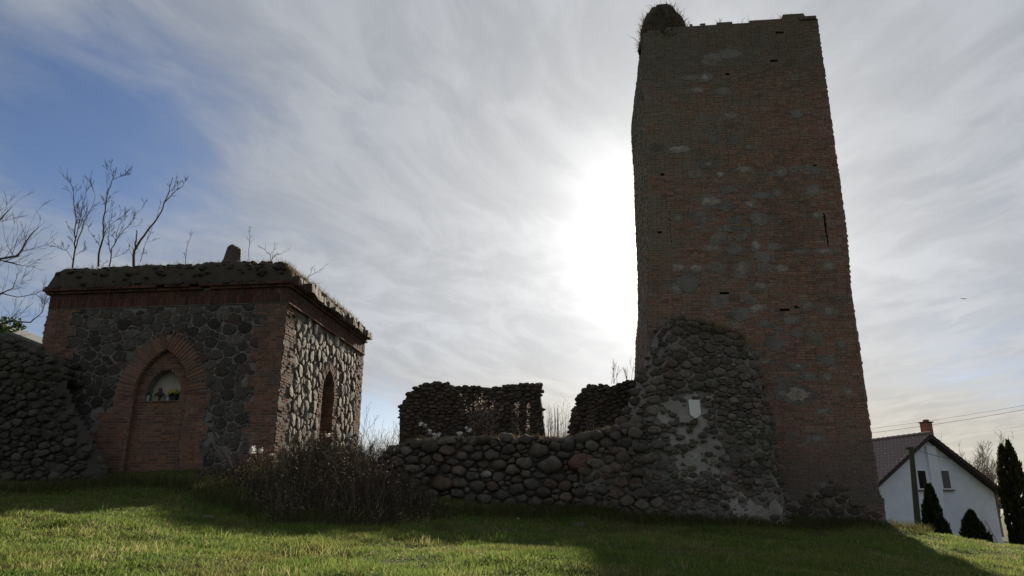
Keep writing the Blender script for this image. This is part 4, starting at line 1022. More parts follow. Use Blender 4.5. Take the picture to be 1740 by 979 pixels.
# things standing in the niche
def at_niche(u, d=-.12): s, _ = CB.sz(u, 678, d); return s
def lathe(face, s, z, d, prof, n=10):
    mb = MB(); vs = []; fs = []
    for (h, r_) in prof: vs += [face.at(s + r_ * math.cos(6.283 * k / n), z + h, d + r_ * math.sin(6.283 * k / n)) for k in range(n)]
    for i in range(len(prof) - 1): fs += [(i * n + k, i * n + (k + 1) % n, (i + 1) * n + (k + 1) % n, (i + 1) * n + k) for k in range(n)]
    fs += [tuple(range((len(prof) - 1) * n, len(prof) * n)), tuple(reversed(range(n)))]; mb.add(vs, fs); return mb
s = at_niche(251); g = thing('grave_lantern', CB.at(s, sill, -.12), 'small grey glass lantern at the left end of the niche shelf', 'lantern')
build('glass_body', lathe(CB, s, sill + .002, -.12, [(0, .05), (.02, .055), (.05, .04), (.16, .05), (.2, .045)]), M_greyfig, g); build('cap', lathe(CB, s, sill + .2, -.12, [(0, .055), (.03, .05), (.08, .015), (.1, .02), (.12, .005)]), M_darkpot, g)
s = at_niche(271); g = thing('figurine', CB.at(s, sill, -.14), 'dark brown figurine in the middle of the niche shelf', 'figurine')
build('body', lathe(CB, s - .02, sill + .002, -.14, [(0, .05), (.03, .05), (.06, .025), (.14, .03), (.2, .08), (.26, .1), (.3, .05), (.36, .055), (.4, .03)]), M_brownfig, g)
mb = MB(); mb.tube([CB.at(s - .02, sill + .26, -.14), CB.at(s + .1, sill + .22, -.12), CB.at(s + .13, sill + .13, -.12)], [.03, .03, .02], 6); mb.tube([CB.at(s - .02, sill + .26, -.14), CB.at(s - .13, sill + .23, -.12), CB.at(s - .15, sill + .16, -.12)], [.03, .03, .02], 6); build('arms', mb, M_brownfig, g)
s = at_niche(286); g = thing('grave_lantern', CB.at(s, sill, -.1), 'slim pale glass candle jar just left of the yellow flowers', 'lantern')
build('glass_body', lathe(CB, s, sill + .002, -.1, [(0, .03), (.1, .035), (.14, .02)]), M_greyfig, g)
s = at_niche(295); g = thing('flower_pot', CB.at(s, sill, -.13), 'dark pot of yellow green flowers at the right end of the niche', 'flower pot')
build('pot', lathe(CB, s, sill + .002, -.13, [(0, .08), (.12, .11), (.15, .115), (.16, .09)]), M_darkpot, g)
mb = MB()
for _ in range(60): leaf(mb, CB.at(s + rng.uniform(-.14, .13), sill + rng.uniform(.16, .25), -.13 + rng.uniform(-.1, .12)), .06, rng)
build('leaves', mb, M_ivy, g, kind='stuff')
mb = MB()
for _ in range(80): leaf(mb, CB.at(s + rng.uniform(-.15, .14), sill + rng.uniform(.22, .34), -.1 + rng.uniform(-.1, .12)), .055, rng, 1.1)
build('petals', mb, M_flower, g, kind='stuff')

# ------------------------------------------------------------------ rubble wall at the left, nearer than the chapel
rng = random.Random(53)
RW = Face(np.array(CF.at(-CW, 0, 1.4)[:2]), CE1, CN)
ROUT = [RW.sz(*q) for q in [(-170, 520), (-60, 552), (0, 572), (40, 590), (70, 604), (78, 640), (92, 690), (112, 720), (132, 760), (150, 800), (160, 870), (-170, 870)]]
def rdep(s, z):
    if not inside(ROUT, s, z): return -.6
    e = min(1, pdist(ROUT, s, z) / 1.1); return -.55 + .55 * math.sqrt(1 - (1 - e) ** 2)
rwall = thing('rubble_wall', RW.at(ROUT[4][0] - 1, 2.0, -.5), 'dark mossy rubble wall sloping down in front of the chapel\'s left corner', 'wall')
mb = MB(); a0, a1 = ROUT[0][0], max(q[0] for q in ROUT) + .1; zt_ = max(q[1] for q in ROUT)
NX, NZ = 60, 50
vs = [RW.at(a0 + (a1 - a0) * i / NX, 1.2 + (zt_ - 1.2) * j / NZ, rdep(a0 + (a1 - a0) * i / NX, 1.2 + (zt_ - 1.2) * j / NZ) - .045 + rng.uniform(-.03, .03)) for j in range(NZ + 1) for i in range(NX + 1)]
W1 = NX + 1; fs = [(j * W1 + i, j * W1 + i + 1, (j + 1) * W1 + i + 1, (j + 1) * W1 + i) for j in range(NZ) for i in range(NX) if any(inside(ROUT, a0 + (a1 - a0) * a / NX, 1.2 + (zt_ - 1.2) * b / NZ) for a in (i, i + 1) for b in (j, j + 1))]
mb.add(vs, fs); build('core', mb, M_core, rwall, smooth=True)
mb = MB(); slab(RW, [(a - 1.0, b_ - .25) for a, b_ in ROUT][::-1], -.62, -1.1, mb); build('rear_core', mb, M_core, rwall)
stones(rwall, RW, lambda s, z: inside(ROUT, s, z) and s > ROUT[2][0] - 1.2, (ROUT[2][0] - 1.4, a1, 1.4, zt_ + .1), lambda s, z: (.045, .15), rng, M_mossy, aniso=1.5, gap=.010, soft=0, sharp=True, bulge=.5, flat=.8, dfun=rdep, limit=270, jit=.05, back=.14)
top_rocks(rwall, RW, ROUT[0:6], 1.1, rng, M_mossy, .09, .17, budget=0, d0=-.3)

# shed roof showing behind it
SQ = P(30, 580, 24 * K); sf = Face(SQ, CE1, CN)
shed = thing('shed', (SQ[0] - 2, SQ[1] + 2, .9), 'low shed with a plain grey sloping roof behind the rubble wall', 'shed')
A_, B_ = sf.sz(-160, 500), sf.sz(82, 594)
mb = MB(); th = .22
vs = []
for d in (0, -5): vs += [sf.at(A_[0], A_[1], d), sf.at(B_[0], B_[1], d), sf.at(B_[0], B_[1] + .12, d), sf.at(A_[0], A_[1] + .12, d)]
mb.add(vs, [(0, 1, 2, 3), (7, 6, 5, 4), (0, 4, 5, 1), (1, 5, 6, 2), (2, 6, 7, 3), (3, 7, 4, 0)]); build('roof', mb, plain('roof_felt', (.16, .16, .15), .8, .25, 3), shed)
mb = MB(); vs = []
for d in (-.3, -4.7): vs += [sf.at(A_[0], .5, d), sf.at(B_[0] - .25, .5, d), sf.at(B_[0] - .25, B_[1] + .08, d), sf.at(A_[0], A_[1] - .05, d)]
mb.add(vs, [(0, 1, 2, 3), (7, 6, 5, 4), (1, 5, 6, 2), (0, 3, 7, 4)]); build('wall', mb, plain('shed_render', (.2, .19, .17), .9, .25, 3), shed)

# ------------------------------------------------------------------ house beyond the mound
rng = random.Random(61)
HT = R(17); HE = (math.cos(HT), math.sin(HT)); HN = (math.sin(HT), -math.cos(HT)); HR = np.array([-math.sin(HT), math.cos(HT)])
HA = P(1582, 737, 46); HF = Face(HA, HE, HN)          # plane of the roof's front edge; s=0 below the ridge
er = HF.sz(1712, 838); HS = (HA[2] - er[1]) / er[0]; HWD = er[0]; GOV = .55
house = thing('house', (HA[0], HA[1] + 3, -.1), 'white rendered house with a brown tiled gable roof beyond the mound', 'house')
m, t, b = material('house_render'); p = position(t); n_ = t.noise(p, 1.2, 6, 0.6); n2_ = t.noise(p, 30, 3, .6)
t.put(b.inputs['Base Color'], t.mix(t.smooth(n_, .35, .75), (.86, .89, .96), (.74, .77, .86))); b.inputs['Roughness'].default_value = .9; bump(t, b, n2_, .3, .01)
M_house = m
M_tile = plain('roof_tile', (.13, .075, .055), .2, .45, 9, .1, .8); M_fascia = plain('dark_fascia', (.05, .035, .03), .7, .3, 8)
LEN = 13.0; WALLW = HWD - .45; wz = HA[2] - HS * WALLW - .25; HB = -.6
mb = MB()
def hp(s, z, d): return HF.at(s, z, -d)
gw = [(-WALLW, HB), (WALLW, HB), (WALLW, wz), (0, HA[2] - .22), (-WALLW, wz)]
n = 5; vs = [hp(a, z, GOV) for a, z in gw] + [hp(a, z, LEN - .4) for a, z in gw]
mb.add(vs, [(0, 1, 2, 3, 4), (9, 8, 7, 6, 5)] + [(k, k + 5, (k + 1) % 5 + 5, (k + 1) % 5) for k in range(5)]); build('wall', mb, M_house, house)
wl0, wl1 = HF.sz(1577, 800, -GOV)[0], HF.sz(1593, 800, -GOV)[0]
mb = MB(); zt1 = HA[2] - .30 - HS * max(abs(wl0), abs(wl1))
slab(HF, [(wl0, HB), (wl1, HB), (wl1, zt1), (wl0, zt1)][::-1], -GOV + .16, -GOV - .05, mb); build('chimney_breast', mb, M_house, house)
M_glass = plain('dark_window_glass', (.02, .022, .025), .08, .1, 3, 0, .6); M_frame = plain('window_frame', (.88, .88, .86), .4, .05, 5, 0); M_sill = plain('brown_sill', (.16, .11, .085), .7, .2, 6)
for (u, v) in ((1567, 815), (1607, 815)):
    s, z = HF.sz(u, v, -GOV); hw, hh_ = .3, .52; D0 = -GOV
    fr = MB()
    for (a0_, a1_, b0_, b1_) in ((-hw - .07, -hw, -hh_, hh_), (hw, hw + .07, -hh_, hh_), (-hw - .07, hw + .07, hh_, hh_ + .07), (-hw - .07, hw + .07, -hh_ - .07, -hh_), ):
        slab(HF, [(s + a0_, z + b0_), (s + a1_, z + b0_), (s + a1_, z + b1_), (s + a0_, z + b1_)][::-1], D0 + (.03 if abs(a0_) > .1 else .025), D0 - .02, fr)
    w_ = build('window', fr, M_frame, house)
    g_ = MB(); slab(HF, [(s - hw, z - hh_), (s + hw, z - hh_), (s + hw, z + hh_), (s - hw, z + hh_)][::-1], D0 + .012, D0 - .02, g_); build('pane', g_, M_glass, w_)
    g_ = MB(); slab(HF, [(s - hw - .14, z - hh_ - .16), (s + hw + .14, z - hh_ - .16), (s + hw + .14, z - hh_ - .08), (s - hw - .14, z - hh_ - .08)][::-1], D0 + .14, D0 - .02, g_); build('sill', g_, M_sill, w_)
s, z = HF.sz(1700, 862, -GOV); mb = MB(); slab(HF, [(s - .12, z - .1), (s + .12, z - .1), (s + .12, z + .1), (s - .12, z + .1)][::-1], -GOV + .16, -GOV - .01, mb); mb.tube([hp(s - .2, z - .05, GOV - .1), hp(s - .2, z + .18, GOV - .1)], [.04, .04], 6); build('wall_lamp', mb, M_iron, house)
roof = MB(); tw = HWD + .0
for sg_ in (-1, 1):
    vs = []
    for d in (0, LEN): vs += [hp(0, HA[2] - .05, d), hp(sg_ * tw, HA[2] - HS * tw - .05, d), hp(sg_ * tw, HA[2] - HS * tw - .25, d), hp(0, HA[2] - .25, d)]
    roof.add(vs, [(0, 1, 2, 3), (7, 6, 5, 4), (0, 4, 5, 1), (1, 5, 6, 2), (2, 6, 7, 3)])
rf = build('roof', roof, M_fascia, house)
tiles = MB(); sl = math.hypot(1, HS); slope_len = tw * sl; nr_ = 17; nc_ = 44
for sg_ in (-1, 1):
    for i in range(nr_):
        for j in range(nc_):
            a0_, a1_ = i / nr_, (i + 1.12) / nr_; y0, y1 = LEN * j / nc_, LEN * (j + 1) / nc_; jj = rng.uniform(-.006, .006); vs = []
            for (aa, hh_) in ((a0_, .0), (a1_, .045)):
                for (yy, wv) in [(q / 6, .035 * (1 - math.cos(q / 6 * 6.2832))) for q in range(7)]:
                    vs.append(hp(sg_ * tw * min(aa, 1.02), HA[2] - HS * tw * min(aa, 1.02) - .02 + hh_ + wv + jj, y0 + (y1 - y0) * yy + jj))
            vs += [hp(sg_ * tw * min(a1_, 1.02), HA[2] - HS * tw * min(a1_, 1.02) - .06, y0), hp(sg_ * tw * min(a1_, 1.02), HA[2] - HS * tw * min(a1_, 1.02) - .06, y1)]
            tiles.add(vs, [(k, k + 1, k + 8, k + 7) for k in range(6)] + [(7, 8, 9, 10, 11, 12, 13, 15, 14)], rng.random() + 1e-4)
build('roof_tiles', tiles, M_tile, house, smooth=True, kind='stuff')
mb = MB()
for j in range(30):
    y0 = LEN * j / 30; mb.tube([hp(0, HA[2] + .03, y0), hp(0, HA[2] + .05, y0 + LEN / 30 + .02)], [.11, .13], 8)
build('ridge_tiles', mb, M_tile, house, kind='stuff')
M_chim = plain('chimney_brick', (.30, .13, .08), .85, .35, 12)
cs, cz = HF.sz(1574, 733, -1.2); csz = HF.sz(1574, 719, -1.2)[1]
mb = MB(); hwc = (HF.sz(1585, 725, -1.2)[0] - HF.sz(1564, 725, -1.2)[0]) / 2
def hbox(mb, s0, s1, d0, d1, z0, z1):
    q = [hp(s0, z0, d0), hp(s1, z0, d0), hp(s1, z0, d1), hp(s0, z0, d1), hp(s0, z1, d0), hp(s1, z1, d0), hp(s1, z1, d1), hp(s0, z1, d1)]; mb.add(q, BOXF)
hwc *= .5; hbox(mb, cs - hwc, cs + hwc, .9, .9 + hwc * 2, cz - .8, csz); chm = build('chimney', mb, M_chim, house)
mb = MB(); hbox(mb, cs - hwc - .07, cs + hwc + .09, .85, .95 + hwc * 2, csz, csz + .06); build('cap', mb, M_fascia, chm)
mb = MB(); hbox(mb, cs - .1, cs + .14, 1.0, 1.25, csz + .06, csz + .2); build('pot', mb, M_chim, chm)
# pink ladder leaning on the gable
la, lb = HF.sz(1688, 926, -GOV + .5), HF.sz(1688, 884, -GOV + .1); lad = thing('ladder', hp(la[0], la[1], GOV - .6), 'small pink ladder leaning on the white gable wall', 'ladder')
M_pink = plain('pink_paint', (.62, .36, .44), .6, .1, 5)
ga = la[1] - .25
rails = [[hp(la[0] + o, ga, GOV - .75), hp(la[0] + o * .8, lb[1], GOV - .08)] for o in (-.22, .24)]
for r_ in rails:
    mb = MB(); mb.tube(r_, [.035, .03], 6); build('rail', mb, M_pink, lad)
for k in range(1, 6):
    mb = MB(); a_ = Vector(rails[0][0]).lerp(Vector(rails[0][1]), k / 6); b_ = Vector(rails[1][0]).lerp(Vector(rails[1][1]), k / 6); mb.tube([a_, b_], [.022, .022], 5); build('rung', mb, M_pink, lad)
# utility pole and wires
pb, pt = P(1560, 912, 40), P(1548, 760, 40)
pole = thing('utility_pole', pb, 'leaning dark green wooden utility pole in front of the white gable', 'utility pole')
mb = MB(); mb.tube([pb - np.array([0, 0, .8]), pt], [.17, .12], 10); build('shaft', mb, plain('mossy_pole', (.055, .06, .035), .85, .35, 6), pole)
mb = MB(); q = pt - np.array([0, 0, .12]); mb.tube([q + np.array([-.28, 0, .05]), q + np.array([.3, 0, -.05])], [.04, .04], 5); mb.tube([q + np.array([.22, 0, -.05]), q + np.array([.22, 0, .14])], [.05, .03], 6); mb.tube([q + np.array([-.22, 0, 0]), q + np.array([-.22, 0, .14])], [.05, .03], 6); build('insulator_arm', mb, M_iron, pole)
def wire(name, a, b_, sag, r_, label):
    a, b_ = Vector(a), Vector(b_); mb = MB(); pts = []
    for i in range(17): t = i / 16; q = a.lerp(b_, t); q.z -= sag * 4 * t * (1 - t); pts.append(q)
    mb.tube(pts, [r_] * 17, 5); o = build(name, mb, M_iron); tag(o, label, 'wire', 'overhead wires'); return o
wire('overhead_wire', P(1350, 742, 52), P(1900, 659, 34), .25, .007, 'upper overhead wire crossing the sky above the chimney')
wire('overhead_wire', P(1350, 748, 52), P(1900, 665, 34), .3, .009, 'overhead wire just under the uppermost one above the chimney')
wire('overhead_wire', P(1560, 745, 60), P(1900, 695, 40), .2, .008, 'lowest overhead wire to the right of the chimney')
wire('overhead_wire', pt, HF.at(*HF.sz(1616, 779, -GOV + .05), -GOV + .05), .1, .018, 'short wire from the utility pole to the gable wall')

# ------------------------------------------------------------------ evergreens by the house
def conifer(name, u, vb, vt, half, D, label, mat, seed, tips=1, n=2600):
    rr = random.Random(seed); base = P(u, vb, D); topz = P(u, vt, D)[2]; hw = half / F * D * 1.02; g0 = gz(base[0], base[1]); h = topz - g0
    root = thing(name, (base[0], base[1], g0), label, 'conifer'); mb = MB(); mb.tube([(base[0], base[1], g0 - .1), (base[0], base[1], g0 + h * .45), (base[0], base[1], g0 + h * .9)], [.12, .07, .02], 6); build('trunk', mb, M_bark, root)
    mb = MB(); ph = [rr.uniform(0, 6.28) for _ in range(4)]
    for _ in range(n):
        t = rr.random() ** 1.25; a = rr.uniform(0, 6.283)
        prof = (1 - t) ** .72 * min(1, .55 + t * 2.2) if tips == 1 else (1 - max(0, (t - .55) / .45) ** 2.2) * min(1, .8 + t)
        w = hw * prof * (1 + .13 * math.sin(3 * a + ph[0] + t * 9) + .08 * math.sin(5 * a - t * 17 + ph[1])); w *= rr.uniform(.55, 1.05) ** .6
        off = (-.38 if rr.random() < .5 else .36) * hw if tips == 2 else 0
        if tips == 2: w *= .72; t *= (1.0 if off > 0 else .96)
        c = (base[0] + off + w * math.cos(a), base[1] + w * math.sin(a), g0 + .05 + h * t)
        s = rr.uniform(.09, .2) * (1 if h < 3 else 1.4)
        up = Vector((math.cos(a) * .5, math.sin(a) * .5, 1)).normalized(); sd_ = up.cross(Vector((rr.uniform(-1, 1), rr.uniform(-1, 1), .2))).normalized(); q = Vector(c)
        mb.add([q - up * s * .5, q + sd_ * s * .35, q + up * s * rr.uniform(.7, 1.1), q - sd_ * s * .35], [(0, 1, 2, 3)], rr.random() + 1e-4)
    build('crown', mb, mat, root)
conifer('conifer', 1592, 916, 827, 23, 41, 'tall dark leaning conifer in front of the white gable beside the pole', M_thuja, 1)
conifer('conifer', 1658, 924, 870, 28, 41, 'short broad conifer in front of the white gable near the ladder', M_thuja, 2)
conifer('conifer', 1740, 930, 752, 17, 44, 'tall twin-tipped columnar conifer at the house\'s right corner', M_thujawarm, 3, tips=2, n=5200)

# ------------------------------------------------------------------ bare trees
def path_tree(name, D, limbs, label, cat, seed, mat, twig=(2, .35), rscale=.78, group=None, face=None, minr=.004, trunk=True):
    """bare plant whose main limbs follow measured points: limb = (list of (u, v, dD), start radius, end radius, twig length)"""
    rr = random.Random(seed); u, v, dd = limbs[0][0][0]; base = P(u, v, D + dd)
    root = thing(name, base, label, cat, group); tw = MB(); first = True
    for (pts, r0, r1, tl, nt) in limbs:
        P3 = [Vector(P(a, b_, D + c)) for a, b_, c in pts]; n = len(P3); fine = []
        for i in range(n - 1):
            for k in range(3): fine.append(P3[i].lerp(P3[i + 1], k / 3) + Vector((rr.uniform(-.02, .02), rr.uniform(-.02, .02), 0)) * (k > 0))
        fine.append(P3[-1]); rad = [(r0 + (r1 - r0) * i / (len(fine) - 1)) * rscale for i in range(len(fine))]
        mb = MB(); mb.tube(fine, rad, 6); build('trunk' if first and trunk else 'limb', mb, mat, root); first = False
        for _ in range(int(nt * 1.05)):
            i = rr.randint(max(1, len(fine) // 5), len(fine) - 1); a = fine[i - 1].lerp(fine[i], rr.random()); d = (fine[i] - fine[i - 1]).normalized()
            ax = Vector((rr.uniform(-1, 1), rr.uniform(-.8, .8), rr.uniform(-.2, .9)))
            grow(tw, a, d * .7 + ax * .8, tl * rr.uniform(.6, 1.45), max(minr, rad[i] * .35), twig[0], rr, .6, (1, 3), .22, .12, minr, 3, .65)
    if tw.v: build('twigs', tw, mat, root, kind='stuff')
    return root
def z1(*pts): return [(x / 2.72, 250 + y / 2.72, 0) for x, y in pts]
DR = 20.9
SAP = 'saplings on the chapel roof'
path_tree('sapling', DR, [(z1((335, 560), (348, 470), (345, 400), (352, 320), (340, 260), (335, 180)), .035, .008, .45, 14), (z1((346, 480), (372, 400), (392, 340), (425, 280), (440, 220)), .025, .006, .4, 10), (z1((352, 420), (370, 330), (392, 240), (402, 170)), .02, .006, .35, 9), (z1((340, 530), (310, 480), (280, 470)), .012, .005, .25, 5), (z1((350, 500), (400, 465)), .01, .004, .2, 4)],
          'leftmost bare sapling on the chapel roof, several upright stems', 'sapling', 3, M_bark, group=SAP)
path_tree('sapling', DR + .3, [(z1((455, 552), (462, 470), (478, 420), (476, 350), (488, 270), (500, 200), (525, 140), (540, 92)), .042, .010, .4, 10), (z1((522, 150), (560, 135), (606, 124)), .012, .005, .25, 6), (z1((524, 145), (512, 100), (500, 60)), .012, .004, .2, 4), (z1((480, 400), (520, 350), (600, 290)), .014, .005, .3, 5), (z1((462, 460), (430, 410), (405, 380)), .012, .005, .25, 4)],
          'tallest bare sapling on the chapel roof with a bent top', 'sapling', 4, M_bark, group=SAP)
path_tree('sapling', DR + .1, [(z1((505, 552), (515, 470), (550, 410), (590, 370), (630, 310)), .026, .007, .4, 9), (z1((515, 500), (500, 420), (505, 350), (510, 310)), .016, .005, .3, 7), (z1((530, 440), (545, 380), (560, 330)), .014, .005, .3, 5), (z1((500, 520), (480, 540)), .008, .004, .15, 2)],
          'low wide bushy sapling on the roof between the tall and the leaning ones', 'sapling', 5, M_bark, group=SAP)
path_tree('sapling', DR - .2, [(z1((618, 550), (622, 480), (650, 430), (700, 365), (745, 300), (768, 240), (800, 140)), .055, .012, .3, 5), (z1((622, 480), (630, 430), (632, 385)), .035, .02, .1, 1), (z1((762, 255), (800, 215), (845, 180), (862, 140)), .02, .005, .2, 5), (z1((775, 215), (800, 190), (822, 118)), .012, .004, .2, 3), (z1((648, 530), (665, 470), (700, 390)), .014, .005, .3, 6), (z1((618, 520), (600, 470)), .01, .004, .25, 3)],
          'bare sapling leaning far to the right with a snapped stub', 'sapling', 6, M_bark, group=SAP)
path_tree('sapling', DR - .3, [(z1((856, 545), (862, 480), (880, 420), (884, 380)), .012, .004, .14, 6)], 'thin whip of a sapling alone at the middle of the chapel roof', 'sapling', 7, M_bark, group=SAP, twig=(1, .3), minr=.003)
path_tree('sapling', DR - .3, [(z1((1152, 530), (1153, 450), (1155, 410), (1152, 370)), .012, .004, .16, 7)], 'thin upright whip just right of the pinnacle stump', 'sapling', 8, M_bark, group=SAP, twig=(1, .3), minr=.003)
path_tree('sapling', DR - .5, [(z1((1258, 535), (1250, 500), (1225, 475), (1200, 458)), .012, .004, .16, 5), (z1((1256, 530), (1270, 500), (1310, 488)), .01, .004, .16, 5), (z1((1256, 525), (1262, 490), (1270, 455)), .01, .004, .14, 4)], 'low spreading twiggy sapling near the roof\'s front right corner', 'sapling', 9, M_bark, group=SAP, twig=(1, .3), minr=.003)
path_tree('sapling', 22.2, [(z1((1412, 640), (1425, 600), (1460, 580), (1520, 538)), .014, .005, .14, 3), (z1((1420, 610), (1440, 570), (1455, 545)), .01, .004, .1, 2), (z1((1430, 625), (1470, 632), (1490, 620)), .008, .003, .08, 2)], 'sapling jutting out over the right eave of the chapel', 'sapling', 10, M_bark, group=SAP, twig=(1, .3), minr=.003)
# big tree at the left edge, mostly outside the picture
path_tree('bare_tree', 26, [([(-150, 800, 0), (-135, 640, 0), (-110, 560, 0), (-90, 480, 0)], .32, .16, 1.0, 4), ([(-110, 560, 0), (-40, 500, 0), (0, 440, .5), (30, 435, 0), (52, 400, 0), (66, 385, 0)], .10, .012, .9, 12), ([(-40, 505, 0), (0, 442, 0), (25, 448, 0), (38, 452, 0)], .06, .01, .7, 9), ([(-90, 480, 0), (-30, 400, 0), (2, 372, 0), (20, 352, 0)], .09, .012, .9, 8),
          ([(-110, 560, 0), (-20, 560, 0), (20, 546, 0), (52, 548, 0), (72, 530, 0), (80, 500, 0)], .06, .008, .7, 14), ([(-40, 540, 0), (0, 500, 0), (22, 490, 0), (30, 465, 0)], .05, .008, .6, 10), ([(0, 498, 0), (30, 505, 0), (60, 500, 0), (78, 512, 0)], .025, .006, .5, 8)],
          'large bare tree reaching in from the left edge above the shed', 'tree', 12, M_bark, twig=(2, .4), minr=.0045)
iv = P(6, 552, 25.2); ivt = thing('ivy_clump', (iv[0], iv[1], iv[2]), 'dark green ivy clump at the left edge above the shed roof', 'plant')
mb = MB(); clump_leaves(mb, (iv[0], iv[1], iv[2]), .75, .5, .3, 330, .09, rng); clump_leaves(mb, (iv[0] - .5, iv[1], iv[2] - .15), .6, .5, .3, 250, .1, rng); build('leaves', mb, M_ivy, ivt, kind='stuff')
mb = MB(); grow(mb, (iv[0] - .4, iv[1], iv[2] - .4), (.4, 0, .6), .9, .03, 1, rng); build('stem', mb, M_bark, ivt)
# shrubs and trees further off
def far_tree(name, u, D, vt, spread, label, seed, mat, n=6, depth=3, group=None, cat='tree', r0=.12):
    rr = random.Random(seed); q = P(u, 880, D); g0 = gz(q[0], q[1]); h = P(u, vt, D)[2] - g0; root = thing(name, (q[0], q[1], g0), label, cat, group)
    mb = MB(); mb.tube([(q[0], q[1], g0 - .2), (q[0], q[1], g0 + h * .3)], [r0, r0 * .7], 6); build('trunk', mb, mat, root); mb = MB()
    for _ in range(n): grow(mb, (q[0], q[1], g0 + h * rr.uniform(.12, .32)), (rr.uniform(-1, 1) * spread, rr.uniform(-1, 1) * spread, 1), h * rr.uniform(.36, .5), r0 * .55, depth, rr, .65, (2, 4), .16, .12, .008 * D / 60, 4, .6)
    build('crown', mb, mat, root)
far_tree('bare_shrub', 632, 36, 686, .6, 'bare shrub seen through the gap, nearest the chapel', 1, M_bark, group='shrubs in the gap', cat='shrub', r0=.05)
far_tree('bare_shrub', 664, 38, 702, .6, 'bare shrub seen through the gap, nearest the far wall', 2, M_bark, group='shrubs in the gap', cat='shrub', r0=.05)
far_tree('bare_shrub', 612, 35, 700, .5, 'bare shrub half hidden by the chapel\'s rear corner', 3, M_bark, group='shrubs in the gap', cat='shrub', r0=.05)
GT = 'bare trees behind the house'
for i, (u, vt, lab) in enumerate(((1640, 742, 'bare tree rising over the right roof slope, nearest the chimney'), (1672, 760, 'bare tree over the middle of the right roof slope'), (1698, 768, 'bare tree just left of the columnar conifer'), (1494, 734, 'bare treetop just over the roof ridge beside the tower'))):
    far_tree('bare_tree', u, 66 + 3 * i, vt, .7, lab, 20 + i, M_barkpale, n=13, depth=4, group=GT, r0=.13)
q = P(1050, 652, 25.6); sh = thing('bare_shrub', q, 'thin bare shrub on the ruin beside the tower\'s left edge', 'shrub')
mb = MB(); rr = random.Random(4)
for k in range(7): u_ = rr.uniform(1036, 1074); grow(mb, P(u_, 652, 25.6 + rr.uniform(-.3, .3)), (rr.uniform(-.3, .3), 0, 1), rr.uniform(.4, .8), .010, 2, rr, .5, (2, 3), .15, .2, .004, 4, .6)
build('twigs', mb, M_bark, sh, kind='stuff')

# ------------------------------------------------------------------ dead weeds
rng = random.Random(71)
def stem(mb, base, h, lean, r, twigs, rr):
    b_ = Vector(base); d = Vector((rr.uniform(-1, 1), rr.uniform(-1, 1), 0)) * lean; tip = b_ + Vector((d.x * h, d.y * h, h)); mid = b_.lerp(tip, .5) + Vector((0, 0, h * .06)) - d * h * .15
    rv = rr.random() + 1e-4; mb.tube([b_, mid, tip], [r, r * .8, r * .4], 3, rv)
    for _ in range(twigs):
        t = rr.uniform(.3, 1); a = b_.lerp(mid, t * 2) if t < .5 else mid.lerp(tip, t * 2 - 1)
        e = a + Vector((rr.uniform(-1, 1), rr.uniform(-1, 1), rr.uniform(.2, 1.2))) * h * .16; mb.tube([a, e], [r * .55, r * .3], 3, rv)
        if rr.random() < .55: leaf(mb, e, rr.uniform(.015, .04), rr)
mb = MB(); cnt = 0
while cnt < 4200:
    u = rng.uniform(335, 790); lo = (14.7 if u > 470 else 15.0 + (470 - u) * .014) + (max(0, u - 640) / 60) ** 1.3 * .75 + .25 * math.sin(u * .05); D = rng.uniform(lo, 19.3)
    if u > 650 and D > 17.9: continue
    edge = min(1, (u - 330) / 90, (775 - u) / 60); q = P(u, 800, D); g0 = gz(q[0], q[1])
    if u < 500 and D > 19.0: continue
    dens_ = .5 + .5 * math.sin(q[0] * 1.9 + 1) * math.sin(q[1] * 1.6)
    if rng.random() > .4 + .6 * dens_: continue
    h = rng.uniform(.35, 1.3) * (.35 + .65 * max(.1, edge)) * (.9 if u > 520 else .25 + .65 * max(0, (u - 400) / 120)) * min(1, .3 + (D - lo) / 1.8)
    if u > 650: h *= 1 - .6 * (u - 650) / 130
    if D > 17 and u > 480: h *= 1.0
    h *= .82; stem(mb, (q[0], q[1], g0 - .03), h, rng.uniform(.05, .4) if rng.random() < .6 else rng.uniform(.4, 1.3), rng.uniform(.003, .007), rng.randint(3, 6), rng); cnt += 1
build('dead_weeds', mb, M_weed, kind='stuff', label='mass of dead brown weeds between the chapel and the boulder wall')
mb = MB()
for _ in range(1500):           # behind the low wall, up to the nave ruins
    u = rng.uniform(560, 1010); D = rng.uniform(20.3, 24.0); q = P(u, 740, D); g0 = gz(q[0], q[1])
    if 926 < u < 970: continue
    stem(mb, (q[0], q[1], g0 - .03), rng.uniform(.25, .8), rng.uniform(.05, .3), rng.uniform(.004, .007), rng.randint(2, 4), rng)
build('dead_weeds', mb, M_weed, kind='stuff', label='dead brown weeds growing inside the ruined nave')
mb = MB()
for _ in range(90):
    u = rng.uniform(928, 970); D = rng.uniform(22, 24.6); q = P(u, 745, D); g0 = gz(q[0], q[1]); ht = P(u, rng.uniform(684, 728), D)[2]
    stem(mb, (q[0], q[1], g0), max(.3, ht - g0), .06, .006, rng.randint(0, 2), rng)
build('dry_reeds', mb, M_weed, kind='stuff', label='thin dry reeds standing in the gap of the nave wall')
PLG = 'dead plume weeds inside the nave'
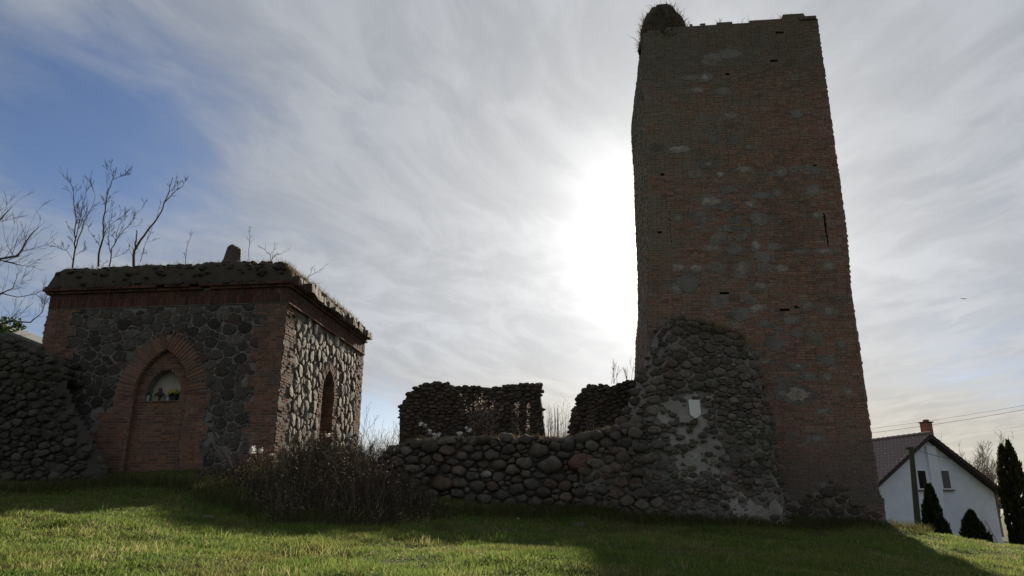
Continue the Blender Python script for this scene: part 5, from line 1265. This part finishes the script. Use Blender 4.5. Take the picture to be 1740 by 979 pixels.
for i, (u, vt, w, n, lab) in enumerate(((820, 668, 24, 26, 'largest clump of pale dead plumes before the ruined wall'), (876, 672, 7, 7, 'narrow tall dead plume clump right of the largest one'), (897, 682, 4, 4, 'smallest single dead plume near the wall\'s right end'), (1005, 690, 9, 6, 'sparse dead plume before the smaller wall fragment'))):
    D = 21.6; q = P(u, 742, D); g0 = gz(q[0], q[1]); root = thing('plume_weed', (q[0], q[1], g0), lab, 'plant', PLG); st = MB(); pm = MB()
    for k in range(n):
        uu = u + rng.gauss(0, w * .35); tt = uu + rng.gauss(0, w * .55); h = P(tt, vt + abs(rng.gauss(0, 20)), D)[2]; a = Vector((P(uu, 740, D)[0], D + rng.uniform(-.3, .3), g0)); e = Vector((P(tt, 700, D)[0], D + rng.uniform(-.3, .3), h)); md = a.lerp(e, .5) + Vector((0, 0, .08))
        st.tube([a, md, e], [.008, .006, .003], 3, rng.random())
        for _ in range(22):
            t = rng.uniform(.45, 1.0); c = md.lerp(e, t * 2 - 1) if t > .5 else a.lerp(md, t * 2); leaf(pm, c + Vector((rng.uniform(-.05, .05), rng.uniform(-.05, .05), 0)), rng.uniform(.014, .035), rng, 2.4)
    build('stem', st, M_weed, root); build('plume', pm, M_plume, root, kind='stuff')
FLG = 'white fluffy seed heads'
for i, (u, v, D, s, lab) in enumerate(((718, 724, 20.6, .10, 'tall white fluffy seed head, leftmost above the boulder wall'), (733, 731, 20.4, .09, 'small white fluffy seed head above the larger wall-top tufts'), (737, 741, 20.2, .15, 'largest white fluff cluster low on the boulder wall\'s left end'), (779, 739, 20.3, .10, 'white fluff right of the largest cluster on the wall top'), (795, 730, 20.5, .09, 'rightmost white fluffy seed head above the boulder wall'), (709, 749, 19.9, .06, 'tiny white fluff left of the wall-top clusters'),
                                 (430, 768, 18.6, .16, 'white fluff cluster by the chapel\'s near brick corner, leftmost'), (445, 764, 18.9, .10, 'white fluff beside the leftmost cluster at the brick corner'), (461, 775, 18.3, .07, 'small white fluff right under the chapel\'s near brick corner'), (556, 740, 20.5, .09, 'white fluffy seed head in front of the pointed doorway'), (592, 741, 21, .11, 'white fluffy head before the chapel flank\'s far end'), (594, 755, 20.5, .08, 'white fluff just below the one at the flank\'s far end'), (645, 772, 19, .08, 'lone white fluff above the dark weeds left of the wall'))):
    q = P(u, v, D); g0 = gz(q[0], q[1]); root = thing('fluffy_weed', (q[0], q[1], g0), lab, 'plant', FLG); st = MB(); fl = MB()
    for k in range(3 if s > .07 else 1):
        e = Vector((q[0] + rng.uniform(-1, 1) * s * .8, q[1] + rng.uniform(-.1, .1), q[2] + rng.uniform(-.6, .6) * s)); st.tube([(q[0] + rng.uniform(-.1, .1), q[1], min(g0, q[2] - .3) - .02), e], [.007, .004], 3, rng.random())
        for _ in range(46):
            d = Vector((rng.gauss(0, 1), rng.gauss(0, 1), rng.gauss(0, .8))); d = d.normalized() * rng.uniform(.2, 1) * s * .55; leaf(fl, e + d, rng.uniform(.02, .035), rng, 1.3)
    build('stem', st, M_weed, root); build('seed_head', fl, M_fluff, root, kind='stuff')
# pale bramble canes against the chapel front
bc = P(395, 790, 18.0); root = thing('bramble', bc, 'pale bare bramble canes leaning against the chapel front', 'plant'); mb = MB(); rr = random.Random(9)
for pts in ([(395, 794), (385, 775), (373, 752)], [(396, 795), (389, 778), (380, 760)], [(392, 780), (403, 768), (412, 745), (414, 735)], [(372, 745), (366, 735), (358, 728)], [(372, 776), (385, 772), (394, 780)], [(360, 745), (364, 760), (372, 770)]):
    mb.tube([P(a, b_, 18.1 + rr.uniform(-.1, .1)) for a, b_ in pts], [.016, .013, .008, .006][:len(pts)], 5, rr.random())
    for _ in range(3): a = P(*pts[-1], 18.1); grow(mb, a, (rr.uniform(-1, 1), rr.uniform(-.5, .5), rr.uniform(-.3, 1)), .3, .006, 1, rr, .6, (1, 3), .25, .1, .004, 3)
build('canes', mb, M_barkpale, root)

# ------------------------------------------------------------------ fallen stones
FS = 'fallen stones at the wall foot'
for i, (u, v, ru, fl, mt, lab) in enumerate(((357, 856, 10, .5, M_rubble, 'pale flat fallen stone in the grass before the weeds'), (768, 864, 13, .5, M_mossy, 'fallen boulder at the left foot of the boulder wall'), (880, 858, 3.5, .7, M_palestone, 'tiny pale stone in the grass under the boulder wall'), (984, 877, 15, .4, M_mossy, 'broad flat stone sunk in grass under the wall\'s right half'), (1500, 892, 9, .6, M_ruin, 'fallen stone at the tower\'s right bottom corner'))):
    D = (14.4, 17.2, 17.2, 16.9, 19.2)[i]; q = P(u, v, D); r_ = ru / F * D; g0 = gz(q[0], q[1]); vs, fs = rock(rng, (q[0], q[1], g0 + r_ * fl * .05), r_, r_ * .8, r_ * fl, 12, 7); mb = MB(); mb.add(vs, fs)
    o = build('fallen_stone', mb, mt, smooth=True); tag(o, lab, 'stone', FS)

# ------------------------------------------------------------------ lawn
rg = np.random.default_rng(12)
N = 330000
D_ = 6.6 + (21.5 - 6.6) * rg.random(N) ** 1.5; u_ = rg.uniform(-70, 1810, N)
x_ = (u_ - 870) / F * D_ * 1.06; y_ = D_
def under(x, y):      # not under the buildings
    s = (x - TQ[0]) * TE1[0] + (y - TQ[1]) * TE1[1]; d = (x - TQ[0]) * TN[0] + (y - TQ[1]) * TN[1]
    k = (d < 0.0) & (s > -.2) & (s < 5.9); k |= (d < DW - .15) & (s <= 3.1) & (s > LOUT[0][0] + .4); k |= (s > 1) & (s < 3) & (d < DW - .3)
    s2 = (x - CQ[0]) * CE1[0] + (y - CQ[1]) * CE1[1]; d2 = (x - CQ[0]) * CN[0] + (y - CQ[1]) * CN[1]
    k |= (d2 < -.05) & (s2 > -CW) & (s2 < 0); k |= (s2 < -CW + .8) & (d2 < .9); return k
ok = ~under(x_, y_); x_, y_ = x_[ok], y_[ok]; z_ = ground_z(x_, y_); n = len(x_)
tuft = .5 + .5 * np.sin(x_ * 1.7 + 2 * np.sin(y_ * 1.1)) * np.sin(y_ * 2.3 + np.sin(x_ * 1.9)); tuft = tuft * .6 + .4 * (.5 + .5 * np.sin(x_ * 6.1 + y_ * 2.2) * np.sin(y_ * 7.3 - x_ * 3.0))
hg = rg.uniform(.025, .075, n) * (.45 + 1.5 * tuft ** 2); wd = rg.uniform(.006, .012, n) * (.7 + y_ / 18)
link('grass', blades_mesh('grass', np.stack([x_, y_, z_ - .006], 1), hg, wd, rg.uniform(.2, 1.3, n), rg.random(n), M_grass, 13), kind='stuff', label='short grass on the mound in front of the ruin')
# tussocks of longer grass and a few worn, brown spots between them
tb_, th_, tl_ = [], [], []
for _ in range(520):
    D = 7.0 + 11 * rg.random() ** 1.3; u = rg.uniform(-40, 1760); cx, cy = (u - 870) / F * D * 1.06, D; k = int(rg.uniform(25, 80)); sp = rg.uniform(.05, .22); hh_ = rg.uniform(.07, .19)
    xs, ys = cx + rg.normal(0, sp, k), cy + rg.normal(0, sp, k); o2 = ~under(xs, ys); xs, ys = xs[o2], ys[o2]
    tb_.append(np.stack([xs, ys, ground_z(xs, ys) - .006], 1)); th_.append(hh_ * rg.uniform(.5, 1.1, len(xs))); tl_.append(np.full(len(xs), rg.random()))
tb_, th_, tl_ = np.concatenate(tb_), np.concatenate(th_), np.concatenate(tl_); n = len(tb_)
link('grass_tussocks', blades_mesh('grass_tussocks', tb_, th_, rg.uniform(.006, .013, n), rg.uniform(.2, .9, n), (tl_ * .8 + rg.random(n) * .2) % 1.0, M_grass, 15), kind='stuff', label='scattered tussocks of longer grass on the mound')
N = 16000                    # longer grass along the foot of walls and round the weeds
pts = []
px_ = rg.uniform(-20, 1520, N)
lineu = [0, 160, 240, 330, 480, 600, 720, 800, 1000, 1080, 1200, 1320, 1420, 1500, 1540]; lineD = [16.6, 17.4, 18.2, 17.2, 15.0, 14.8, 16.0, 17.6, 18.1, 18.0, 18.1, 18.4, 19.3, 19.2, 19.4]
dd = np.interp(px_, lineu, lineD) + rg.normal(0, .35, N); xx = (px_ - 870) / F * dd * 1.045; ok = ~under(xx, dd); xx, dd = xx[ok], dd[ok]; n = len(xx)
link('tall_grass', blades_mesh('tall_grass', np.stack([xx, dd, ground_z(xx, dd) - .01], 1), rg.uniform(.08, .3, n), rg.uniform(.007, .014, n), rg.uniform(.2, .9, n), rg.random(n), M_rough, 14), kind='stuff', label='long rough grass along the foot of the walls')

# ------------------------------------------------------------------ bird
q = P(1638, 508, 60); bd = thing('bird', q, 'small dark bird gliding in the sky right of the tower', 'bird')
mb = MB(); mb.tube([q + np.array([-.12, -.05, -.01]), q, q + np.array([.13, .05, .01])], [.012, .035, .008], 6); build('body', mb, M_iron, bd)
for sg_ in (-1, 1):
    mb = MB(); a = q; r_ = np.array([.1, sg_ * .05, .01]); vs = [a + np.array([.05, 0, .01]), a + np.array([sg_ * .14 + .03, .03, .06]), a + np.array([sg_ * .3, .02, .03]), a + np.array([sg_ * .14 - .03, -.03, .05]), a + np.array([-.05, 0, .01])]; vs2 = [v - np.array([0, 0, .012]) for v in vs]
    mb.add(vs + vs2, [(0, 1, 2, 3, 4), (9, 8, 7, 6, 5)] + [(k, k + 5, (k + 1) % 5 + 5, (k + 1) % 5) for k in range(5)]); build('wing', mb, M_iron, bd)
